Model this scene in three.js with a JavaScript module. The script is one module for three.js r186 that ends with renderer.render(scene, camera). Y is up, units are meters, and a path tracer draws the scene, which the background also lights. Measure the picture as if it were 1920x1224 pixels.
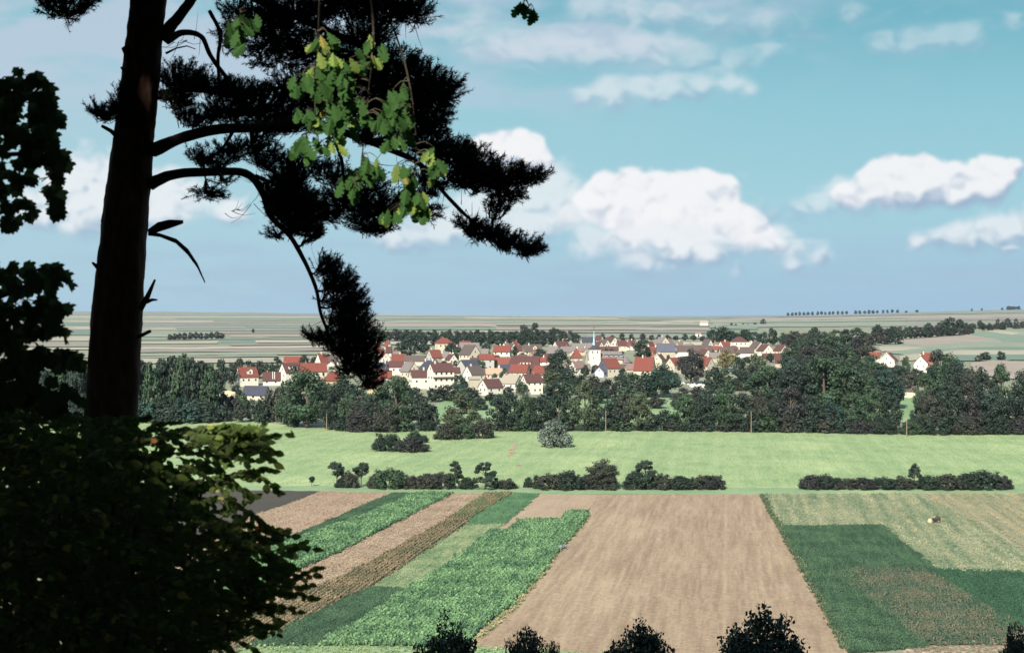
import * as THREE from 'three';
import { mergeGeometries } from 'three/addons/utils/BufferGeometryUtils.js';
import { createNoise3D, createNoise2D } from 'simplex-noise';

// ------------------------------------------------------------------ camera, sky, sun, exposure
const W0 = 1920, H0 = 1224, F = 2549, EYE = 38;          // size of the photograph, focal length in its pixels, height of the eye over the valley floor
const scene = new THREE.Scene();
const camera = new THREE.PerspectiveCamera(2 * Math.atan(H0 / 2 / F) * 180 / Math.PI, W0 / H0, 0.1, 20000);
camera.position.set(0, EYE, 0);
camera.lookAt(0, EYE, -100);
camera.focus = 60;
camera.userData.fStop = 6.3;
scene.add(camera);

const EXPOSURE = 1.5;
const renderer = new THREE.WebGLRenderer({ antialias: true });
renderer.setSize(1024, 652);
renderer.toneMapping = THREE.LinearToneMapping;
renderer.toneMappingExposure = EXPOSURE;
renderer.shadowMap.enabled = true;

// the sun stands behind the viewpoint, a little to the left
const SUN_AZ = 20 * Math.PI / 180, SUN_EL = 37 * Math.PI / 180;
const SUN = new THREE.Vector3(-Math.sin(SUN_AZ) * Math.cos(SUN_EL), Math.sin(SUN_EL), Math.cos(SUN_AZ) * Math.cos(SUN_EL));
const sun = new THREE.DirectionalLight(new THREE.Color().setRGB(1, 0.93, 0.82), 5);
sun.position.copy(SUN).multiplyScalar(900).add(new THREE.Vector3(0, 0, -500));
sun.target.position.set(0, 0, -500);
sun.castShadow = true;
sun.shadow.mapSize.set(4096, 4096);
Object.assign(sun.shadow.camera, { left: -900, right: 900, top: 900, bottom: -900, near: 10, far: 3000 });
scene.add(sun, sun.target);

// seeded random numbers and noise
function rng(seed) { let a = seed >>> 0; return () => { a = (a + 0x6D2B79F5) | 0; let t = Math.imul(a ^ (a >>> 15), 1 | a); t = (t + Math.imul(t ^ (t >>> 7), 61 | t)) ^ t; return ((t ^ (t >>> 14)) >>> 0) / 4294967296; }; }
const n3 = createNoise3D(rng(11)), n2 = createNoise2D(rng(12));
const clamp = (x, a = 0, b = 1) => Math.min(b, Math.max(a, x));
const lerp = (a, b, t) => a + (b - a) * t;
const smooth = (a, b, x) => { const t = clamp((x - a) / (b - a)); return t * t * (3 - 2 * t); };
const lin = (v) => (v <= 0.04045 ? v / 12.92 : ((v + 0.055) / 1.055) ** 2.4);
const enc = (v) => (v <= 0.0031308 ? v * 12.92 : 1.055 * v ** (1 / 2.4) - 0.055);
const fbm3 = (x, y, z, o) => { let s = 0, a = 0.5, f = 1; for (let i = 0; i < o; i++) { s += a * n3(x * f, y * f, z * f); a *= 0.5; f *= 2.03; } return s; };

// the sky: air and clouds, as radiance for every direction
function makeSky() {
  const SW = 4096, SH = 2048, data = new Float32Array(SW * SH * 4);
  const rgb = (r, g, b) => [lin(r / 255), lin(g / 255), lin(b / 255)];
  const stops = [[-1, rgb(165, 194, 218)], [0, rgb(160, 191, 217)], [2.2, rgb(164, 199, 219)], [5, rgb(163, 208, 221)], [9, rgb(145, 200, 214)], [13, rgb(112, 178, 197)], [25, rgb(76, 146, 182)], [50, rgb(62, 122, 170)], [90, rgb(50, 104, 155)]];
  const air = (e) => { let k = 0; while (k < stops.length - 2 && e > stops[k + 1][0]) k++; const t = clamp((e - stops[k][0]) / (stops[k + 1][0] - stops[k][0])); return [0, 1, 2].map((c) => lerp(stops[k][1][c], stops[k + 1][1][c], t)); };
  const mix = (a, b, t) => [0, 1, 2].map((c) => lerp(a[c], b[c], t));
  const white = rgb(247, 247, 249), veil = rgb(186, 204, 221), under = rgb(158, 180, 206);
  // heaped clouds ahead: lobes as [x, y, radius] in degrees x 44.5, sharpness, strength
  const banks = [
    { hard: 0.9, amt: 0.95, base: 470, lobes: [[1195, 352, 34], [1150, 368, 40], [1112, 384, 28], [1262, 362, 40], [1322, 360, 38], [1358, 352, 24], [1290, 388, 42], [1210, 388, 40], [1150, 400, 34], [1340, 386, 34], [1388, 418, 30], [1402, 436, 36]] },
    { hard: 0.3, amt: 0.85, base: 500, lobes: [[1235, 440, 48], [1312, 442, 54], [1402, 440, 34], [1452, 456, 30], [1180, 440, 40], [1340, 478, 30], [1272, 478, 32]] },
    { hard: 0, amt: 0.3, base: 140, lobes: [[880, 60, 40], [940, 80, 44], [1000, 96, 40], [1060, 92, 44], [1120, 104, 38], [1190, 88, 34], [1250, 98, 38], [1310, 108, 34], [1380, 112, 30], [1440, 96, 26]] },
    { hard: 0, amt: 0.34, base: 60, lobes: [[1100, 14, 40], [1180, 20, 40], [1260, 34, 36], [1340, 44, 36], [1430, 52, 36], [1510, 60, 30], [1600, 30, 26]] },
    { hard: 0.35, amt: 0.55, base: 520, lobes: [[1480, 460, 26], [1540, 482, 22], [1385, 508, 16], [1490, 500, 16], [1110, 450, 40], [1080, 400, 36], [1200, 500, 36]] },
    { hard: 0.9, amt: 0.95, base: 330, lobes: [[952, 278, 30], [984, 280, 32], [922, 292, 26], [1004, 312, 30], [900, 276, 20], [960, 318, 40]] },
    { hard: 0.3, amt: 0.62, base: 480, lobes: [[1040, 344, 34], [1010, 372, 48], [960, 382, 56], [1062, 392, 36], [900, 404, 48], [842, 424, 46], [780, 440, 40], [735, 452, 28], [1000, 430, 40], [1120, 384, 30], [980, 484, 20]] },
    { hard: 0.9, amt: 0.92, base: 392, lobes: [[1640, 336, 28], [1680, 326, 33], [1722, 330, 37], [1772, 338, 32], [1804, 348, 26], [1852, 320, 28], [1884, 322, 22], [1902, 312, 14], [1662, 362, 42], [1722, 364, 42], [1792, 364, 38], [1862, 358, 34], [1596, 374, 30]] },
    { hard: 0.35, amt: 0.5, base: 404, lobes: [[1545, 388, 30], [1500, 396, 28], [1440, 404, 26], [1620, 380, 40], [1580, 350, 26]] },
    { hard: 0.4, amt: 0.66, base: 470, lobes: [[1762, 448, 22], [1802, 442, 28], [1852, 434, 32], [1902, 428, 34], [1722, 458, 20], [1880, 452, 30], [1822, 458, 24], [1950, 430, 40], [1990, 446, 40]] },
    { hard: 0.15, amt: 0.46, base: 212, lobes: [[1092, 184, 22], [1142, 168, 27], [1202, 160, 28], [1262, 164, 26], [1322, 160, 26], [1372, 158, 22], [1152, 192, 26], [1232, 180, 26], [1302, 178, 22], [1405, 172, 14]] },
    { hard: 0.3, amt: 0.75, base: 440, lobes: [[162, 342, 58], [202, 396, 46], [150, 414, 44], [322, 362, 56], [300, 412, 40], [430, 396, 28], [120, 350, 46], [440, 400, 22], [220, 330, 40], [60, 400, 40]] },
    { hard: 0.05, amt: 0.3, base: 100, lobes: [[1702, 78, 34], [1762, 72, 38], [1652, 86, 30], [1902, 42, 20], [1820, 70, 30], [1180, 258, 16]] },
  ];
  { const q = rng(31); for (const b of banks) if (b.hard > 0.8) b.lobes.push(...b.lobes.flatMap(([x, y, r]) => Array.from({ length: 6 }, () => { const a = -Math.PI * (0.02 + 0.96 * q()), k = 0.72 + 0.3 * q(); return [x + Math.cos(a) * r * k, y + Math.sin(a) * r * k * 0.85, r * (0.2 + 0.18 * q())]; }))); }
  for (const b of banks) { b.x0 = Math.min(...b.lobes.map((l) => l[0] - 2.2 * l[2])); b.x1 = Math.max(...b.lobes.map((l) => l[0] + 2.2 * l[2])); b.y0 = Math.min(...b.lobes.map((l) => l[1] - 2.2 * l[2])); }
  // any part of the sky: thin streaky veil and loose heaped clouds, the same everywhere
  const GW = 2048, GH = 512, wide = new Float32Array(GW * GH * 2);
  for (let j = 0; j < GH; j++) {
    const el = (j + 0.5) / GH * Math.PI / 2, se = Math.sin(el), ce = Math.cos(el), k = 1 / (se + 0.12);
    for (let i = 0; i < GW; i++) {
      const az = (i + 0.5) / GW * 2 * Math.PI - Math.PI, x = Math.cos(az) * ce * k, z = Math.sin(az) * ce * k;
      wide[(j * GW + i) * 2] = smooth(-0.18, 0.5, fbm3(x * 0.55 + 3, 7, z * 0.85 - 2, 5)) * 0.85;
      wide[(j * GW + i) * 2 + 1] = smooth(0.12, 0.34, fbm3(x * 0.8 + 11, 2, z * 0.8 + 5, 5));
    }
  }
  const look = (fx, fy, c) => { const x0 = Math.floor(fx), y0 = clamp(Math.floor(fy), 0, GH - 2), tx = fx - x0, ty = clamp(fy - y0), g = (x, y) => wide[(y * GW + (x + GW) % GW) * 2 + c]; return lerp(lerp(g(x0, y0), g(x0 + 1, y0), tx), lerp(g(x0, y0 + 1), g(x0 + 1, y0 + 1), tx), ty); };
  for (let j = 0; j < SH; j++) {
    const el = ((j + 0.5) / SH - 0.5) * Math.PI, deg = el * 180 / Math.PI;
    if (deg < -1.5) { for (let i = 0; i < SW; i++) data.set([0.11, 0.13, 0.1, 1], (j * SW + i) * 4); continue; }
    const e0 = Math.max(el, 0);
    for (let i = 0; i < SW; i++) {
      const ph = ((i + 0.5) / SW - 0.5) * 2 * Math.PI;                      // three.js: u = atan2(z, x) / 2 pi + 0.5
      const dx = Math.cos(ph), dz = Math.sin(ph), az = Math.atan2(dx, -dz);  // 0 is straight ahead
      let c = air(deg);
      const side = smooth(-0.42, 0.42, az) * (Math.abs(az) < 1.6 ? 1 : 0.5);
      c = mix(c, rgb(186, 214, 224), 0.42 * (1 - side));                                   // moister air to the left
      const front = smooth(0.62, 0.45, Math.abs(az)) * smooth(20, 16, deg);
      const fx = (ph + Math.PI) / (2 * Math.PI) * GW - 0.5, fy = e0 / (Math.PI / 2) * GH - 0.5;
      let v = look(fx, fy, 0) * smooth(1, 12, deg), h = look(fx, fy, 1) * smooth(2, 7, deg) * (1 - front);
      if (front > 0) {
        const u = W0 / 2 + Math.tan(az) * F, y = H0 / 2 - Math.tan(el) / Math.cos(az) * F;
        const s1 = fbm3(u / 420 + 4, y / 120, 3.3, 5), hi = smooth(330, 60, y) * smooth(1650, 700, u) + 0.4 * smooth(200, 60, y);
        v = lerp(v, clamp(smooth(-0.32, 0.42, s1 + 0.42 * (1 - u / 1250)) * hi * 1.2), front);
        c = mix(c, veil, v * 0.85);
        c = mix(c, rgb(166, 190, 213), front * 0.4 * smooth(-0.1, 0.45, fbm3(u / 300 + 9, y / 46, 8.1, 4)) * smooth(420, 480, y) * smooth(600, 560, y));
        for (const b of banks) {
          if (y > b.base + 90 || u < b.x0 || u > b.x1 || y < b.y0) continue;
          const field = (x, yy) => { let q = 1; for (const [lx, ly, r] of b.lobes) { const d2 = ((x - lx) ** 2 + ((yy - ly) * 1.1) ** 2) / (r * r); if (d2 < 6) q *= 1 - 0.9 * Math.exp(-0.85 * d2); } return 1 - q; };
          const wx = 16 * n3(u / 60, y / 60, 1.7 + b.base / 90), wy = 12 * n3(u / 55, y / 55, 9.2), flat = clamp(b.hard * 2.5), puff = (x, yy) => fbm3((x + wx) / lerp(190, 62, flat), (yy + wy) / lerp(34, 46, flat), b.base / 57, 6);
          const low = smooth(b.base - 60, b.base + 10, y), n0 = puff(u, y), sh = (x, yy) => fbm3((x + wx) / 70, (yy + wy) / 50, b.base / 57, 3), n1 = sh(u + 12, y + 14), n2s = sh(u, y);
          const s = field(u, y) + n0 * lerp(0.55, 0.26, clamp(b.hard * 1.6)) - 0.34 * smooth(b.base - 30, b.base + 26, y);
          const soft = lerp(0.8, 0.3, b.hard) * lerp(1, 1.7, low), a = smooth(0.4 - soft * 0.4, 0.4 + soft * 0.6, s) * b.amt;
          if (a <= 0) continue;
          const edge = field(u - 12, y - 15) - field(u + 10, y + 12);
          const lit = clamp(0.86 - 0.6 * Math.max(0, edge) + 0.12 * Math.max(0, -edge) + 0.5 * (n2s - n1) + 0.22 * n2s + 0.1 * n0 + 0.1 * smooth(0.4, 0.9, s) - 0.68 * low * (1 - 0.4 * smooth(0.5, 1, s)));
          c = mix(c, mix(under, white, smooth(0.05, 0.95, lit)), a);
        }
      } else c = mix(c, veil, v * 0.8);
      if (h > 0) c = mix(c, mix(under, white, 0.55 + 0.4 * fbm3(dx * 9, el * 14, dz * 9, 3)), h * 0.75);
      const o = (j * SW + i) * 4;
      data[o] = c[0] / EXPOSURE; data[o + 1] = c[1] / EXPOSURE; data[o + 2] = c[2] / EXPOSURE; data[o + 3] = 1;
    }
  }
  const t = new THREE.DataTexture(data, SW, SH, THREE.RGBAFormat, THREE.FloatType);
  t.mapping = THREE.EquirectangularReflectionMapping;
  t.magFilter = t.minFilter = THREE.LinearFilter;
  t.colorSpace = THREE.LinearSRGBColorSpace;
  t.needsUpdate = true;
  return t;
}
const skyTexture = makeSky();
scene.background = skyTexture;
scene.environment = skyTexture;
console.log('sky');

// air between here and the skyline
scene.fog = new THREE.FogExp2(new THREE.Color().setRGB(0.62, 0.78, 1.0), 0.000024);
// ------------------------------------------------------------------ helpers
const V = (x, y, z) => new THREE.Vector3(x, y, z);
const taken = {};
function numbered(name) { const n = taken[name] = (taken[name] ?? -1) + 1; return n ? `${name}_${String(n).padStart(3, '0')}` : name; }
function tag(o, label, category, group, kind) { Object.assign(o.userData, { label, category }); if (group) o.userData.group = group; if (kind) o.userData.kind = kind; return o; }
function thing(name, label, category, x, y, z, turn = 0, group) { const o = new THREE.Group(); o.name = numbered(name); o.position.set(x, y, z); o.rotation.y = turn; scene.add(o); return tag(o, label, category, group); }
function part(name, geometry, material, parent) { const m = new THREE.Mesh(geometry, material); m.name = name; m.castShadow = m.receiveShadow = true; parent.add(m); return m; }
function whole(name, geometry, material, label, category, group, kind) { const m = new THREE.Mesh(geometry, material); m.name = numbered(name); m.castShadow = m.receiveShadow = true; scene.add(m); return tag(m, label, category, group, kind); }
const ORD = ['', 'first', 'second', 'third', 'fourth', 'fifth', 'sixth', 'seventh', 'eighth', 'ninth', 'tenth', 'eleventh', 'twelfth', 'thirteenth', 'fourteenth', 'fifteenth', 'sixteenth', 'seventeenth', 'eighteenth', 'nineteenth', 'twentieth'];
const TENS = ['', '', 'twenty', 'thirty', 'forty', 'fifty', 'sixty', 'seventy'];
const ordinal = (n) => n <= 20 ? ORD[n] : n % 10 ? `${TENS[Math.floor(n / 10)]}-${ORD[n % 10]}` : TENS[n / 10].replace('y', 'ieth');

// a bag of triangles that becomes one geometry
class Bag {
  constructor(colored = true) { this.p = []; this.c = colored ? [] : null; this.uv = null; }
  tri(a, b, c, col) { this.p.push(a.x, a.y, a.z, b.x, b.y, b.z, c.x, c.y, c.z); if (this.c) for (let i = 0; i < 3; i++) this.c.push(col[0], col[1], col[2]); }
  quad(a, b, c, d, col) { this.tri(a, b, c, col); this.tri(a, c, d, col); }
  tube(pts, rad, sides, col) {
    const rings = [];
    let up = V(0.31, 0.22, 0.93);
    pts.forEach((p, i) => {
      const t = (pts[Math.min(i + 1, pts.length - 1)].clone().sub(pts[Math.max(i - 1, 0)])).normalize();
      const a = V().crossVectors(up, t).normalize(), b = V().crossVectors(t, a);
      up = b;
      rings.push(Array.from({ length: sides }, (_, k) => { const w = k / sides * 2 * Math.PI, r = typeof rad === 'function' ? rad(i / (pts.length - 1), w) : rad[i]; return p.clone().addScaledVector(a, Math.cos(w) * r).addScaledVector(b, Math.sin(w) * r); }));
    });
    for (let i = 0; i + 1 < rings.length; i++) for (let k = 0; k < sides; k++) { const l = (k + 1) % sides, cc = typeof col === 'function' ? col(i / rings.length, k) : col; this.quad(rings[i][k], rings[i][l], rings[i + 1][l], rings[i + 1][k], cc); }
    const cc = typeof col === 'function' ? col(1, 0) : col, tip = pts[pts.length - 1];
    for (let k = 0; k < sides; k++) this.tri(rings[rings.length - 1][k], rings[rings.length - 1][(k + 1) % sides], tip, cc);
  }
  box(x0, x1, y0, y1, z0, z1, col) {
    const q = (s) => V(s & 1 ? x1 : x0, s & 2 ? y1 : y0, s & 4 ? z1 : z0);
    for (const [a, b, c, d] of [[0, 4, 6, 2], [1, 3, 7, 5], [0, 1, 5, 4], [2, 6, 7, 3], [0, 2, 3, 1], [4, 5, 7, 6]]) this.quad(q(a), q(b), q(c), q(d), col);
  }
  geo(smoothed = false) {
    const g = new THREE.BufferGeometry();
    g.setAttribute('position', new THREE.Float32BufferAttribute(this.p, 3));
    if (this.c) g.setAttribute('color', new THREE.Float32BufferAttribute(this.c, 3));
    g.computeVertexNormals();
    return g;
  }
}
const std = (r, g, b, roughness = 0.9, more = {}) => new THREE.MeshStandardMaterial({ color: new THREE.Color().setRGB(r, g, b), roughness, side: THREE.DoubleSide, ...more });
const vcol = (roughness = 0.9, more = {}) => new THREE.MeshStandardMaterial({ vertexColors: true, roughness, side: THREE.DoubleSide, ...more });

// ------------------------------------------------------------------ terrain
const PROFILE = [[-400, 110], [-120, 74], [-60, 57], [-25, 46], [-8, 38.8], [0, 36.3], [10, 34.3], [20, 31.8], [35, 28.2], [50, 22], [80, 9], [110, 1.4], [132, 0], [200, 0], [494, 0], [530, 1.6], [610, 7.4], [720, 13.1], [900, 19.3], [1100, 23.8], [1400, 27.6], [2000, 33.6], [3000, 45], [4000, 60], [5200, 83], [5700, 84], [7600, 40]];
const hermite = (() => {                                         // monotone cubic through the profile
  const n = PROFILE.length, d = [], m = [];
  for (let i = 0; i < n - 1; i++) d.push((PROFILE[i + 1][1] - PROFILE[i][1]) / (PROFILE[i + 1][0] - PROFILE[i][0]));
  m.push(d[0]); for (let i = 1; i < n - 1; i++) m.push(d[i - 1] * d[i] <= 0 ? 0 : 2 * d[i - 1] * d[i] / (d[i - 1] + d[i])); m.push(d[n - 2]);
  return (x) => { x = clamp(x, PROFILE[0][0], PROFILE[n - 1][0]); let k = 0; while (k < n - 2 && x > PROFILE[k + 1][0]) k++; const [x0, y0] = PROFILE[k], [x1, y1] = PROFILE[k + 1], h = x1 - x0, t = (x - x0) / h; return y0 * (1 + 2 * t) * (1 - t) ** 2 + m[k] * h * t * (1 - t) ** 2 + y1 * t * t * (3 - 2 * t) + m[k + 1] * h * t * t * (t - 1); };
})();
const bump = (x, d, cx, cd, rx, rd) => Math.exp(-(((x - cx) / rx) ** 2 + ((d - cd) / rd) ** 2));
function height(x, z) {
  const d = -z;
  let h = hermite(d);
  if (d > 560) {
    const k = smooth(560, 1500, d);
    h += k * (smooth(3000, 5200, d) * (12 * smooth(-300, -1500, x) - 6 * bump(x, 0, 500, 0, 700, 1) + 20 * smooth(1150, 2050, x)));
    h += 11 * bump(x, d, 430, 1300, 150, 260) * smooth(560, 800, d);           // the low hill to the right of the village
    h += 6 * bump(x, d, 330, 900, 120, 150) * smooth(560, 700, d);
    h += k * 1.1 * n2(x / 260, d / 340);
  }
  return h;
}
// where the line of sight through a point of the photograph meets the land
function ground(u, v) {
  const a = (u - W0 / 2) / F, b = (v - H0 / 2) / F;
  let lo = 135, hi = 135, crest = 135, best = -1e9;
  while (hi < 7500 && EYE - b * hi > height(a * hi, -hi)) { const e = (height(a * hi, -hi) - EYE) / hi; if (e > best) { best = e; crest = hi; } lo = hi; hi *= 1.012; }
  if (hi >= 7500) lo = hi = crest;                                  // above the skyline: stand on it
  for (let i = 0; i < 30; i++) { const m = (lo + hi) / 2; if (EYE - b * m > height(a * m, -m)) lo = m; else hi = m; }
  const d = (lo + hi) / 2;
  return { x: a * d, z: -d, y: height(a * d, -d), d, s: d / F };
}
const spot = (u, v, d) => V((u - W0 / 2) / F * d, EYE - (v - H0 / 2) / F * d, -d);     // a point of a near plant, d metres ahead

// ------------------------------------------------------------------ what fields are made of
// a tile of noise that repeats: value noise on a lattice of PER cells
function lattice(seed, per) { const r = rng(seed), g = Float32Array.from({ length: per * per }, () => r()); return (x, y) => { const xi = Math.floor(x), yi = Math.floor(y), tx = x - xi, ty = y - yi, sx = tx * tx * (3 - 2 * tx), sy = ty * ty * (3 - 2 * ty), at = (a, b) => g[((b % per + per) % per) * per + (a % per + per) % per]; return lerp(lerp(at(xi, yi), at(xi + 1, yi), sx), lerp(at(xi, yi + 1), at(xi + 1, yi + 1), sx), sy); }; }
const LAT = [4, 8, 16, 32, 64, 128, 256].map((p, i) => [p, lattice(100 + i, p)]);
const tileNoise = (k, u, v, ax = 1, ay = 1) => { const [p, f] = LAT[k]; return f(u * p * ax, v * p * ay); };
// texture of TILE metres: u runs across the rows, v along them
const TILE = 64, SIZE = 512;
function soil(a, b, { patch = 0.35, grain = 0.5, rows = 0, rowGain = 0, streak = 0, spots = null, spotAt = 0.8, seed = 0 } = {}) {
  const px = new Uint8Array(SIZE * SIZE * 4), bp = new Uint8Array(SIZE * SIZE * 4), r = rng(500 + seed), ou = r(), ov = r();
  for (let j = 0; j < SIZE; j++) for (let i = 0; i < SIZE; i++) {
    const u = i / SIZE + ou, v = j / SIZE + ov;
    const big = 0.5 * tileNoise(0, u, v) + 0.3 * tileNoise(1, u, v) + 0.2 * tileNoise(2, u, v);
    const fine = 0.4 * tileNoise(5, u, v) + 0.35 * tileNoise(6, u, v) + 0.25 * r();
    const str = 0.4 * LAT[4][1](u * 64, v * 4) + 0.3 * LAT[5][1](u * 128, v * 8) + 0.3 * LAT[6][1](u * 256, v * 16);
    let t = 0.5 + patch * (big - 0.5) * 2 + grain * (fine - 0.5) * 2 + streak * (str - 0.5) * 2;
    if (rows) t += rowGain * Math.sin(2 * Math.PI * rows * u + 1.2 * (tileNoise(3, u, v) - 0.5));
    t = clamp(t);
    let c = [0, 1, 2].map((k) => lerp(a[k], b[k], t));
    if (spots) { const q = smooth(spotAt, spotAt + 0.12, 0.6 * LAT[5][1](u * 128, v * 8) + 0.4 * LAT[5][1](u * 128 + 9, v * 24) + 0.15 * (big - 0.5)); c = c.map((x, k) => lerp(x, spots[k], q)); }
    const o = (j * SIZE + i) * 4;
    for (let k = 0; k < 3; k++) px[o + k] = Math.round(255 * clamp(enc(c[k])));
    bp[o] = bp[o + 1] = bp[o + 2] = Math.round(255 * clamp(t)); px[o + 3] = bp[o + 3] = 255;
  }
  const mk = (d, cs) => { const t = new THREE.DataTexture(d, SIZE, SIZE); t.wrapS = t.wrapT = THREE.RepeatWrapping; t.magFilter = THREE.LinearFilter; t.minFilter = THREE.LinearMipmapLinearFilter; t.generateMipmaps = true; if (cs) t.colorSpace = THREE.SRGBColorSpace; t.needsUpdate = true; return t; };
  return new THREE.MeshStandardMaterial({ map: mk(px, true), bumpMap: mk(bp), bumpScale: 0.12, roughness: 1, side: THREE.DoubleSide });
}
const M = {
  land: soil([0.15, 0.175, 0.115], [0.27, 0.265, 0.18], { patch: 0.5, seed: 1 }),
  meadow: soil([0.17, 0.265, 0.115], [0.36, 0.425, 0.205], { patch: 0.5, grain: 0.34, rows: 11, rowGain: 0.07, streak: 0.34, seed: 2 }),
  verge: soil([0.145, 0.235, 0.115], [0.29, 0.375, 0.195], { patch: 0.5, grain: 0.5, seed: 3 }),
  stubble: soil([0.25, 0.175, 0.112], [0.42, 0.315, 0.212], { patch: 0.3, grain: 0.42, streak: 0.25, seed: 4 }),
  tilled: soil([0.222, 0.152, 0.095], [0.38, 0.282, 0.183], { patch: 0.26, grain: 0.5, streak: 0.62, rows: 37, rowGain: 0.05, seed: 5 }),
  dark_soil: soil([0.03, 0.025, 0.018], [0.068, 0.057, 0.04], { patch: 0.3, seed: 6 }),
  beet: soil([0.03, 0.075, 0.038], [0.07, 0.14, 0.068], { patch: 0.3, rows: 128, rowGain: 0.2, seed: 7 }),
  clover: soil([0.02, 0.055, 0.028], [0.045, 0.092, 0.044], { patch: 0.4, grain: 0.5, seed: 8 }),
  dying: soil([0.08, 0.07, 0.04], [0.21, 0.16, 0.10], { patch: 0.4, grain: 0.6, seed: 9 }),
  mottled: soil([0.045, 0.095, 0.045], [0.2, 0.16, 0.085], { patch: 0.5, grain: 0.6, seed: 10 }),
  young: soil([0.05, 0.14, 0.075], [0.10, 0.2, 0.10], { patch: 0.35, grain: 0.4, streak: 0.2, seed: 11 }),
  pale: soil([0.14, 0.225, 0.12], [0.29, 0.34, 0.2], { patch: 0.4, grain: 0.3, streak: 0.2, seed: 12 }),
  hay: soil([0.13, 0.18, 0.10], [0.29, 0.30, 0.19], { patch: 0.5, grain: 0.38, streak: 0.4, spots: [0.32, 0.31, 0.2], spotAt: 0.72, seed: 13 }),
  swath: soil([0.15, 0.185, 0.11], [0.32, 0.30, 0.19], { patch: 0.3, grain: 0.35, rows: 13, rowGain: 0.16, streak: 0.4, seed: 14 }),
  weedy: soil([0.05, 0.095, 0.05], [0.15, 0.135, 0.075], { patch: 0.5, grain: 0.5, seed: 15 }),
  rough: soil([0.10, 0.085, 0.05], [0.30, 0.23, 0.15], { patch: 0.3, grain: 0.8, seed: 16 }),
  garden: soil([0.12, 0.22, 0.10], [0.30, 0.38, 0.20], { patch: 0.6, grain: 0.3, seed: 17 }),
  farbase: soil([0.75, 0.75, 0.75], [1, 1, 1], { patch: 0.5, grain: 0.2, streak: 0.2, seed: 18 }),
};
const ROW = V(0.16, 0, -1).normalize(), ACROSS = V(1, 0, 0.16).normalize();
const uvOf = (x, z) => [(x * ACROSS.x + z * ACROSS.z) / TILE, (x * ROW.x + z * ROW.z) / TILE];

// the land, one sheet out to the skyline and past it
{
  const ds = []; for (let d = -380; d < 7600;) { ds.push(d); d += d < 140 ? 4 : d < 500 ? 8 : Math.max(8, d * 0.016); } ds.push(7600);
  const NX = 170, pos = [], uv = [], idx = [];
  for (const d of ds) for (let i = 0; i <= NX; i++) { const s = i / NX * 2 - 1, x = s * (150 + 0.72 * Math.max(0, d)); pos.push(x, height(x, -d), -d); uv.push(...uvOf(x, -d)); }
  for (let j = 0; j + 1 < ds.length; j++) for (let i = 0; i < NX; i++) { const a = j * (NX + 1) + i, b = a + NX + 1; idx.push(a, a + 1, b + 1, a, b + 1, b); }
  const g = new THREE.BufferGeometry(); g.setAttribute('position', new THREE.Float32BufferAttribute(pos, 3)); g.setAttribute('uv', new THREE.Float32BufferAttribute(uv, 2)); g.setIndex(idx); g.computeVertexNormals();
  whole('terrain', g, M.land, 'rolling farmland from the wooded slope to the skyline', 'terrain', null, 'structure');
}
console.log('terrain');

// a field: outline in points of the photograph laid out on the land, edges slightly ragged
let layer = 0;
const rag = rng(77);
function field(name, outline, material, label, { ragged = 0.45, lift = 0, kind = 'field', turn = 0 } = {}) {
  layer++;
  const w = outline.map(([u, v]) => ground(u, v)), pts = [];
  w.forEach((p, i) => { const q = w[(i + 1) % w.length], L = Math.hypot(q.x - p.x, q.z - p.z), n = clamp(Math.round(L / 2.5), 1, 60), nx = -(q.z - p.z) / L, nz = (q.x - p.x) / L; for (let k = 0; k < n; k++) { const t = k / n, j = k ? ragged * (rag() - 0.5) * 2 : 0; pts.push([lerp(p.x, q.x, t) + nx * j, lerp(p.z, q.z, t) + nz * j]); } });
  const y = 0.03 + layer * 0.004 + lift, tris = THREE.ShapeUtils.triangulateShape(pts.map(([x, z]) => new THREE.Vector2(x, z)), []);
  const g = new THREE.BufferGeometry();
  g.setAttribute('position', new THREE.Float32BufferAttribute(pts.flatMap(([x, z]) => [x, height(x, z) + y, z]), 3));
  const c = Math.cos(turn), s = Math.sin(turn);
  g.setAttribute('uv', new THREE.Float32BufferAttribute(pts.flatMap(([x, z]) => { const [a, b] = uvOf(x, z); return [a * c - b * s, a * s + b * c]; }), 2));
  g.setIndex(tris.flatMap(([a, b, d]) => [a, d, b])); g.computeVertexNormals();
  const m = whole(name, g, material, label, kind, null, 'structure');
  m.userData.outline = undefined; delete m.userData.outline;
  return pts;
}
const insidePoly = (pts, x, z) => { let r = false; for (let i = 0, j = pts.length - 1; i < pts.length; j = i++) { const [xi, zi] = pts[i], [xj, zj] = pts[j]; if ((zi > z) !== (zj > z) && x < (xj - xi) * (z - zi) / (zj - zi) + xi) r = !r; } return r; };

// ------------------------------------------------------------------ near fields
field('meadow', [[-500, 792], [120, 786], [330, 790], [450, 786], [560, 800], [700, 808], [1000, 806], [1300, 806], [1560, 808], [1700, 813], [2100, 806], [2250, 930], [1500, 915], [1000, 914], [560, 912], [200, 908], [-60, 902], [-500, 896]], M.meadow, 'pale mown meadow between the hedge and the tree belt', { kind: 'meadow', ragged: 0.6 });
field('grass_track', [[-500, 898], [-60, 905], [560, 911], [1000, 914], [1500, 915], [2200, 913], [2200, 928], [1500, 927], [1000, 927], [600, 922], [-60, 915], [-500, 908]], M.verge, 'green grass track running along the foot of the hedge', { kind: 'track', ragged: 0.35 });
const FIELD = {};
FIELD.meadow = [[380, 800], [560, 803], [1000, 810], [1560, 812], [1960, 816], [1960, 912], [1000, 912], [380, 908]].map(([u, v]) => { const p = ground(u, v); return [p.x, p.z]; });
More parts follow.
